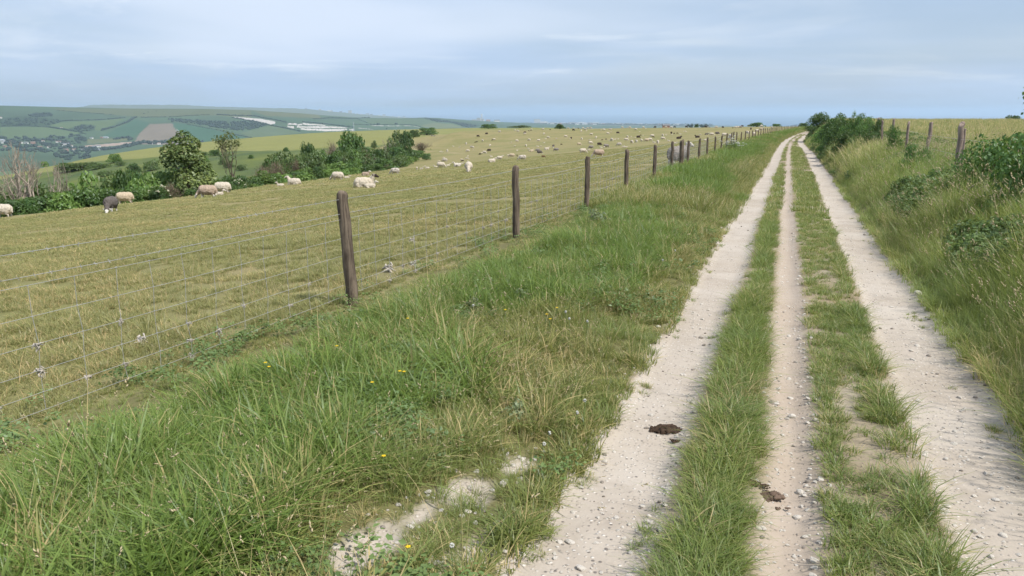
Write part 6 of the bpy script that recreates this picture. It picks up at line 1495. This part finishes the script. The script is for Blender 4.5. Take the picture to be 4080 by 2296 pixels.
def village():
    g = np.random.default_rng(31)
    K = [house_parts(12, 8, 5.5, M['roof'], M['wall']), house_parts(14, 8, 5.2, M['roof'], M['brick']), house_parts(18, 9, 5, M['slate'], M['wall']), house_parts(30, 12, 5, M['tin'], M['concrete'], False)]
    for px, py, k, s, ph in ((262, 580, 2, 1.5, 'large white house standing out in the village trees'), (241, 568, 0, 1.0, 'white house just above the large white one'), (229, 567, 0, .9, 'small pale house left of the other white one'), (4, 562, 3, 1.0, 'pale long building at the left margin of the village'), (15, 570, 2, .9, 'white house below the long building at the left margin'), (50, 566, 1, 1.0, 'brick house behind the dead trees'), (85, 570, 0, .9, 'pale house behind the tallest dead tree'), (104, 571, 2, 1.0, 'long pale house right of the dead trees'), (132, 572, 1, 1.2, 'red-roofed house near the centre of the village'), (160, 590, 1, 1.2, 'red-brick house low in the village'), (172, 564, 0, .9, 'pale house among upper village trees'), (264, 601, 1, 1.2, 'brick house below the large white house'), (296, 600, 0, 1.1, 'white house at the village\'s right end'), (330, 599, 2, .9, 'white house right of the village, under the pale strip'), (285, 583, 0, .9, 'house right of the large white one'), (365, 551, 2, .9, 'white farm house above the pale strip'), (422, 549, 3, .8, 'white farm shed above the pale strip'), (405, 549, 1, .8, 'brick farm building beside the white shed'), (375, 587, 2, 1.0, 'white buildings along the pale strip, left'), (392, 585, 2, 1.0, 'white buildings along the pale strip, right'), (340, 588, 0, 1.0, 'white house at the left tip of the pale strip'), (385, 598, 3, .8, 'grey shed below the pale strip'), (250, 610, 0, .8, 'pale cottage at the lower edge of the village'), (613, 573, 0, .9, 'white cottage in the hedge below the ploughed field'), (634, 574, 0, 1.0, 'second white cottage in the hedge below the ploughed field'), (245, 511, 0, .8, 'tiny white hut on the slanting hill hedge'), (2, 470, 0, 1.0, 'tiny white house high on the hill at the left margin'), (20, 585, 1, 1.0, 'brick house low at the left margin of the village'), (195, 588, 0, .9, 'pale house low in the village, left of the large white one')):
        p = downs_hit(px, py+2); w, rf, ch, wi = K[k]
        o = thing('village_house', tuple(p), ph, 'house', 'houses of the far village', YAW+g.uniform(-.5, .5), s*1.15)
        put('wall', w, o); put('roof', rf, o); put('window', wi, o)
        if ch: put('chimney', ch, o)
    # pylon
    p = downs_hit(1410, 523, 3300); r = math.hypot(p[0], p[1]); h = CH+r*math.tan(R(azel(1410, 486)[1]))-p[2]
    o = thing('pylon', tuple(p), 'grey lattice electricity pylon on the far slope beside the lower quarry', 'pylon', rotz=.5)
    mb = MB(); w = h*.07
    for sx in (-1, 1):
        for sy in (-1, 1): mb.tube(np.array([[sx*w, sy*w, -2], [sx*w*.35, sy*w*.35, h*.6], [sx*.3, sy*.3, h]]), .55, 4)
    for k in range(9):
        z0, z1 = h*k/9, h*(k+1)/9; a, b = w*(1-.95*k/9), w*(1-.95*(k+1)/9)
        for s in (-1, 1): mb.tube(np.array([[-a, s*a, z0], [b, s*b, z1]]), .3, 4); mb.tube(np.array([[a, s*a, z0], [-b, s*b, z1]]), .3, 4)
    put('lattice', mb.mesh('lattice', [M['steel']], False), o)
    for z in (.62, .76, .9):
        mb = MB(); mb.tube(np.array([[-h*.12, 0, h*z], [0, 0, h*z+1.5], [h*.12, 0, h*z]]), .5, 4); put('arm', mb.mesh('arm', [M['steel']], False), o)
    # power-station stacks by the coast
    r = 9000
    a = azel(1919, 470)[0]; x, y = r*math.sin(R(a)), r*math.cos(R(a)); z0 = -178; 
    ht = CH+r*math.tan(R(azel(1919, 454)[1]))-z0
    o = thing('chimney_stacks', (x, y, z0), 'tall thin twin chimney stacks of a plant by the coast', 'chimney')
    for dx in (-6, 6):
        mb = MB(); mb.tube(np.array([[dx, 0, 0], [dx, 0, ht*.7], [dx, 0, ht]]), np.array([4.5, 3.6, 3.2]), 10); put('stack', mb.mesh('stack', [M['concrete']]), o)
    mb = MB(); z2 = CH+r*math.tan(R(azel(1919, 470)[1]))-z0
    mb.box((-30, 0, z2/2), (45, 40, z2)); mb.box((-85, 0, z2*.42), (60, 40, z2*.84)); mb.box((12, 10, z2*.45), (26, 30, z2*.9)); put('boiler_house', mb.mesh('boiler_house', [M['concrete']], False), o)
village()
def towns():
    g = np.random.default_rng(63)
    def block(L, Wd, H, wall, roof):
        mb = MB(); mb.box((0, 0, H/2-6), (L, Wd, H+12)); w = mb.mesh('wall', [wall], False)
        mb = MB(); mb.box((0, 0, H+.5), (L*1.03, Wd*1.03, 1.0)); mb.box((L*.2, 0, H+2), (L*.2, Wd*.4, 3)); return w, mb.mesh('roof', [roof], False)
    def gable(L, Wd, H, wall, roof):
        w, rf, ch, wi = house_parts(L, Wd, H, roof, wall, False); return w, rf
    B = [block(60, 20, 16, M['wall'], M['concrete']), gable(50, 25, 10, M['wall'], M['slate']), gable(70, 30, 12, M['concrete'], M['tin']), gable(36, 22, 10, M['brick'], M['roof']), block(34, 18, 26, M['concrete'], M['tin'])]
    land = lambda x, y: float(downs_z(np.array([polar(x, y)[0]]), np.array([math.hypot(x, y)]))[0])
    L = [(2140, 486, 4, 2.2), (2165, 486, 0, 1.6), (2158, 493, 1, 1.1), (2172, 493, 1, 1.0), (2190, 492, 0, 1.0), (2205, 493, 2, 1.0), (2227, 495, 0, .9), (2246, 494, 2, .9), (2262, 496, 1, .9), (2275, 492, 1, 1.2), (2290, 490, 1, 1.1), (2313, 488, 0, 1.2), (2322, 489, 2, 1.0), (2335, 493, 3, 1.0), (2348, 490, 1, 1.0), (2362, 496, 3, .9), (2375, 491, 2, 1.0), (2390, 493, 0, .8), (2404, 495, 3, .9), (2200, 499, 1, .9), (2232, 499, 3, .9), (2300, 499, 1, .8), (2370, 499, 1, .8), (2330, 499, 2, .8), (2420, 493, 1, .9), (2440, 495, 0, .8), (2462, 494, 2, .9), (2480, 497, 1, .8), (2500, 495, 3, .9), (2525, 496, 1, .9), (2550, 496, 2, .8), (2580, 497, 0, .7), (2602, 496, 1, .8), (2625, 497, 3, .8), (2690, 497, 1, .8), (2100, 490, 1, .9), (2085, 489, 0, .8), (2060, 488, 2, .8), (1980, 484, 1, 1.0), (1945, 482, 3, 1.0), (2700, 496, 2, .8), (2730, 497, 1, .7)]
    for px, py, k, s in L:
        d = ray(px, py+3); r = min((CH+178)/-d[2]*math.hypot(d[0], d[1]), 12100.0); a = azel(px, py)[0]
        if px < 2030: r = 8600
        x, y = r*math.sin(R(a)), r*math.cos(R(a)); z = land(x, y)
        o = thing('town_building', (x, y, z), None, 'building', 'buildings of the seaside town', YAW+g.uniform(-.25, .25), (s*1.25, s*1.1, s*1.2))
        put('wall', B[k][0], o); put('roof', B[k][1], o)
        later(o, ['flat-roofed white block', 'white gabled building', 'wide grey-roofed hall', 'brick gabled building', 'tall pale block'][k] + ' in the seaside town below the sea horizon', px)
    # dark shed roof beyond the pasture's crest
    x, y, z = hit(2654, 500); r = 620; a = azel(2654, 500)[0]; x, y = r*math.sin(R(a)), r*math.cos(R(a)); z = CH+r*math.tan(R(azel(2654, 503)[1]))
    w, rf, ch, wi = house_parts(6, 4, 1.0, M['slate'], M['brick'], False)
    o = thing('field_shed', (x, y, z-.4), 'low dark shed roof showing over the pasture\'s skyline', 'shed', rotz=YAW, scale=.85); put('wall', w, o); put('roof', rf, o)
    # distant city on the ridge by the sea
    for px, top, base, k, s, ph in ((1395, 441, 457, 4, 2.1, 'tall white tower block of the distant city'), (1275, 435, 446, 4, 1.5, 'tower standing on the distant city\'s ridge'), (1312, 441, 450, 0, 1.3, None), (1322, 441, 451, 4, 1.2, None), (1286, 441, 448, 0, 1.1, None), (1340, 447, 453, 0, 1.2, None), (1358, 449, 455, 1, 1.3, None), (1375, 451, 457, 0, 1.2, None), (1410, 452, 458, 4, .9, None), (1424, 452, 459, 4, .9, None), (1440, 455, 461, 0, 1.1, None), (1465, 457, 463, 2, 1.2, None), (1480, 459, 464, 1, 1.1, None), (1510, 460, 465, 0, 1.0, None), (1530, 461, 467, 2, 1.0, None), (1566, 463, 469, 4, .8, None), (1590, 465, 470, 0, .9, None), (1220, 437, 443, 1, 1.0, None), (1245, 438, 444, 0, 1.0, None), (1610, 467, 471, 1, .8, None)):
        r = 14400; a = azel(px, base)[0]; x, y = r*math.sin(R(a)), r*math.cos(R(a)); z = CH+r*math.tan(R(azel(px, base)[1])); h = CH+r*math.tan(R(azel(px, top)[1]))-z
        H0 = [16, 10, 12, 10, 26][k]
        o = thing('city_building', (x, y, z), None, 'building', 'buildings of the distant city', YAW+g.uniform(-.3, .3), (s*.8, s*.8, h/H0))
        put('wall', B[k][0], o); put('roof', B[k][1], o)
        later(o, ph or 'small pale block of the hazy distant city', px)
    P, Rd = [], []
    for px in np.arange(1990, 2840, 2.6):
        for q in range(2):
            py = np.interp(px, [1990, 2100, 2400, 2840], [490, 493, 497, 500])+g.uniform(-3, 5); d = ray(px, py); r = min((CH+178)/-d[2]*math.hypot(d[0], d[1]), 12000); a = azel(px, py)[0]
            x, y = r*math.sin(R(a)), r*math.cos(R(a)); P.append(np.array([x, y, land(x, y)])); Rd.append(g.uniform(8, 17)*r/12000)
    tag(put('town_trees', canopy(P, Rd, 7, .8).mesh('town_trees', [M['fargreen']])), kind='stuff')
    for px, py, w, ph in ((2750, 495, 9, 'leftmost dark tree against the sea behind the far pasture'), (2793, 495, 7, 'middle dark tree against the sea behind the far pasture'), (2812, 493, 13, 'wide dark tree against the sea behind the far pasture')):
        r = 2400; a = azel(px, py)[0]; x, y = r*math.sin(R(a)), r*math.cos(R(a)); zt = CH+r*math.tan(R(azel(px, py)[1])); rad = w*r/F_PX
        o = thing('skyline_tree', (x, y, zt-rad*1.3), ph, 'tree', 'trees against the sea'); put('crown', canopy([np.zeros(3), np.array([rad*.6, 0, -rad*.2])], [rad, rad*.7], px).mesh('crown', [M['fargreen']]), o)
        z0 = LZ(x, y); mb = MB(); mb.tube(np.array([[0, 0, z0-zt+rad*1.3-2], [0, 0, 0]]), rad*.12, 5); put('trunk', mb.mesh('trunk', [M['bark']]), o)
    # a wood on the rise beyond the right-hand meadow
    for px, top, w, ph in ((3600, 474, 60, 'left part of a dark copse peeping over the hay meadow'), (3650, 475, 60, 'right part of a dark copse peeping over the hay meadow'), (4040, 460, 60, 'dark copse behind the brambles\' leafy shoot')):
        r = 320; a = azel(px, top)[0]; x, y = r*math.sin(R(a)), r*math.cos(R(a)); z = LZ(x, y); h = CH+r*math.tan(R(azel(px, top)[1]))-z
        o = tag(put('meadow_copse', None, None, (x, y, z), 0, (w*r/F_PX*.6, w*r/F_PX*.6, h)), ph, 'trees', 'copses beyond the meadow'); put('crown', SHR['hawthorn'][0][0], o); put('trunk', SHR['hawthorn'][0][1], o)
    # a gull over the coast
    d = ray(1800, 422); P0 = np.array([0, 0, CH])+d*420
    mb = MB(); mb.tube(np.array([[-.3, 0, 0], [-.1, 0, .03], [.15, 0, .03], [.32, 0, 0]]), np.array([.02, .08, .07, .01]), 6)
    for s in (-1, 1): mb.add([[-.1, 0, .04], [.1, 0, .04], [.06, s*.5, .2], [-.06, s*.5, .2], [-.12, s*.95, .06]], [[0, 1, 2, 3]], [[3, 2, 4]])
    tag(put('gull', mb.mesh('gull', [M['feather']]), None, tuple(P0), YAW, 1.1), 'white gull flying in the hazy sky above the coast', 'bird')
towns()
settle_labels()
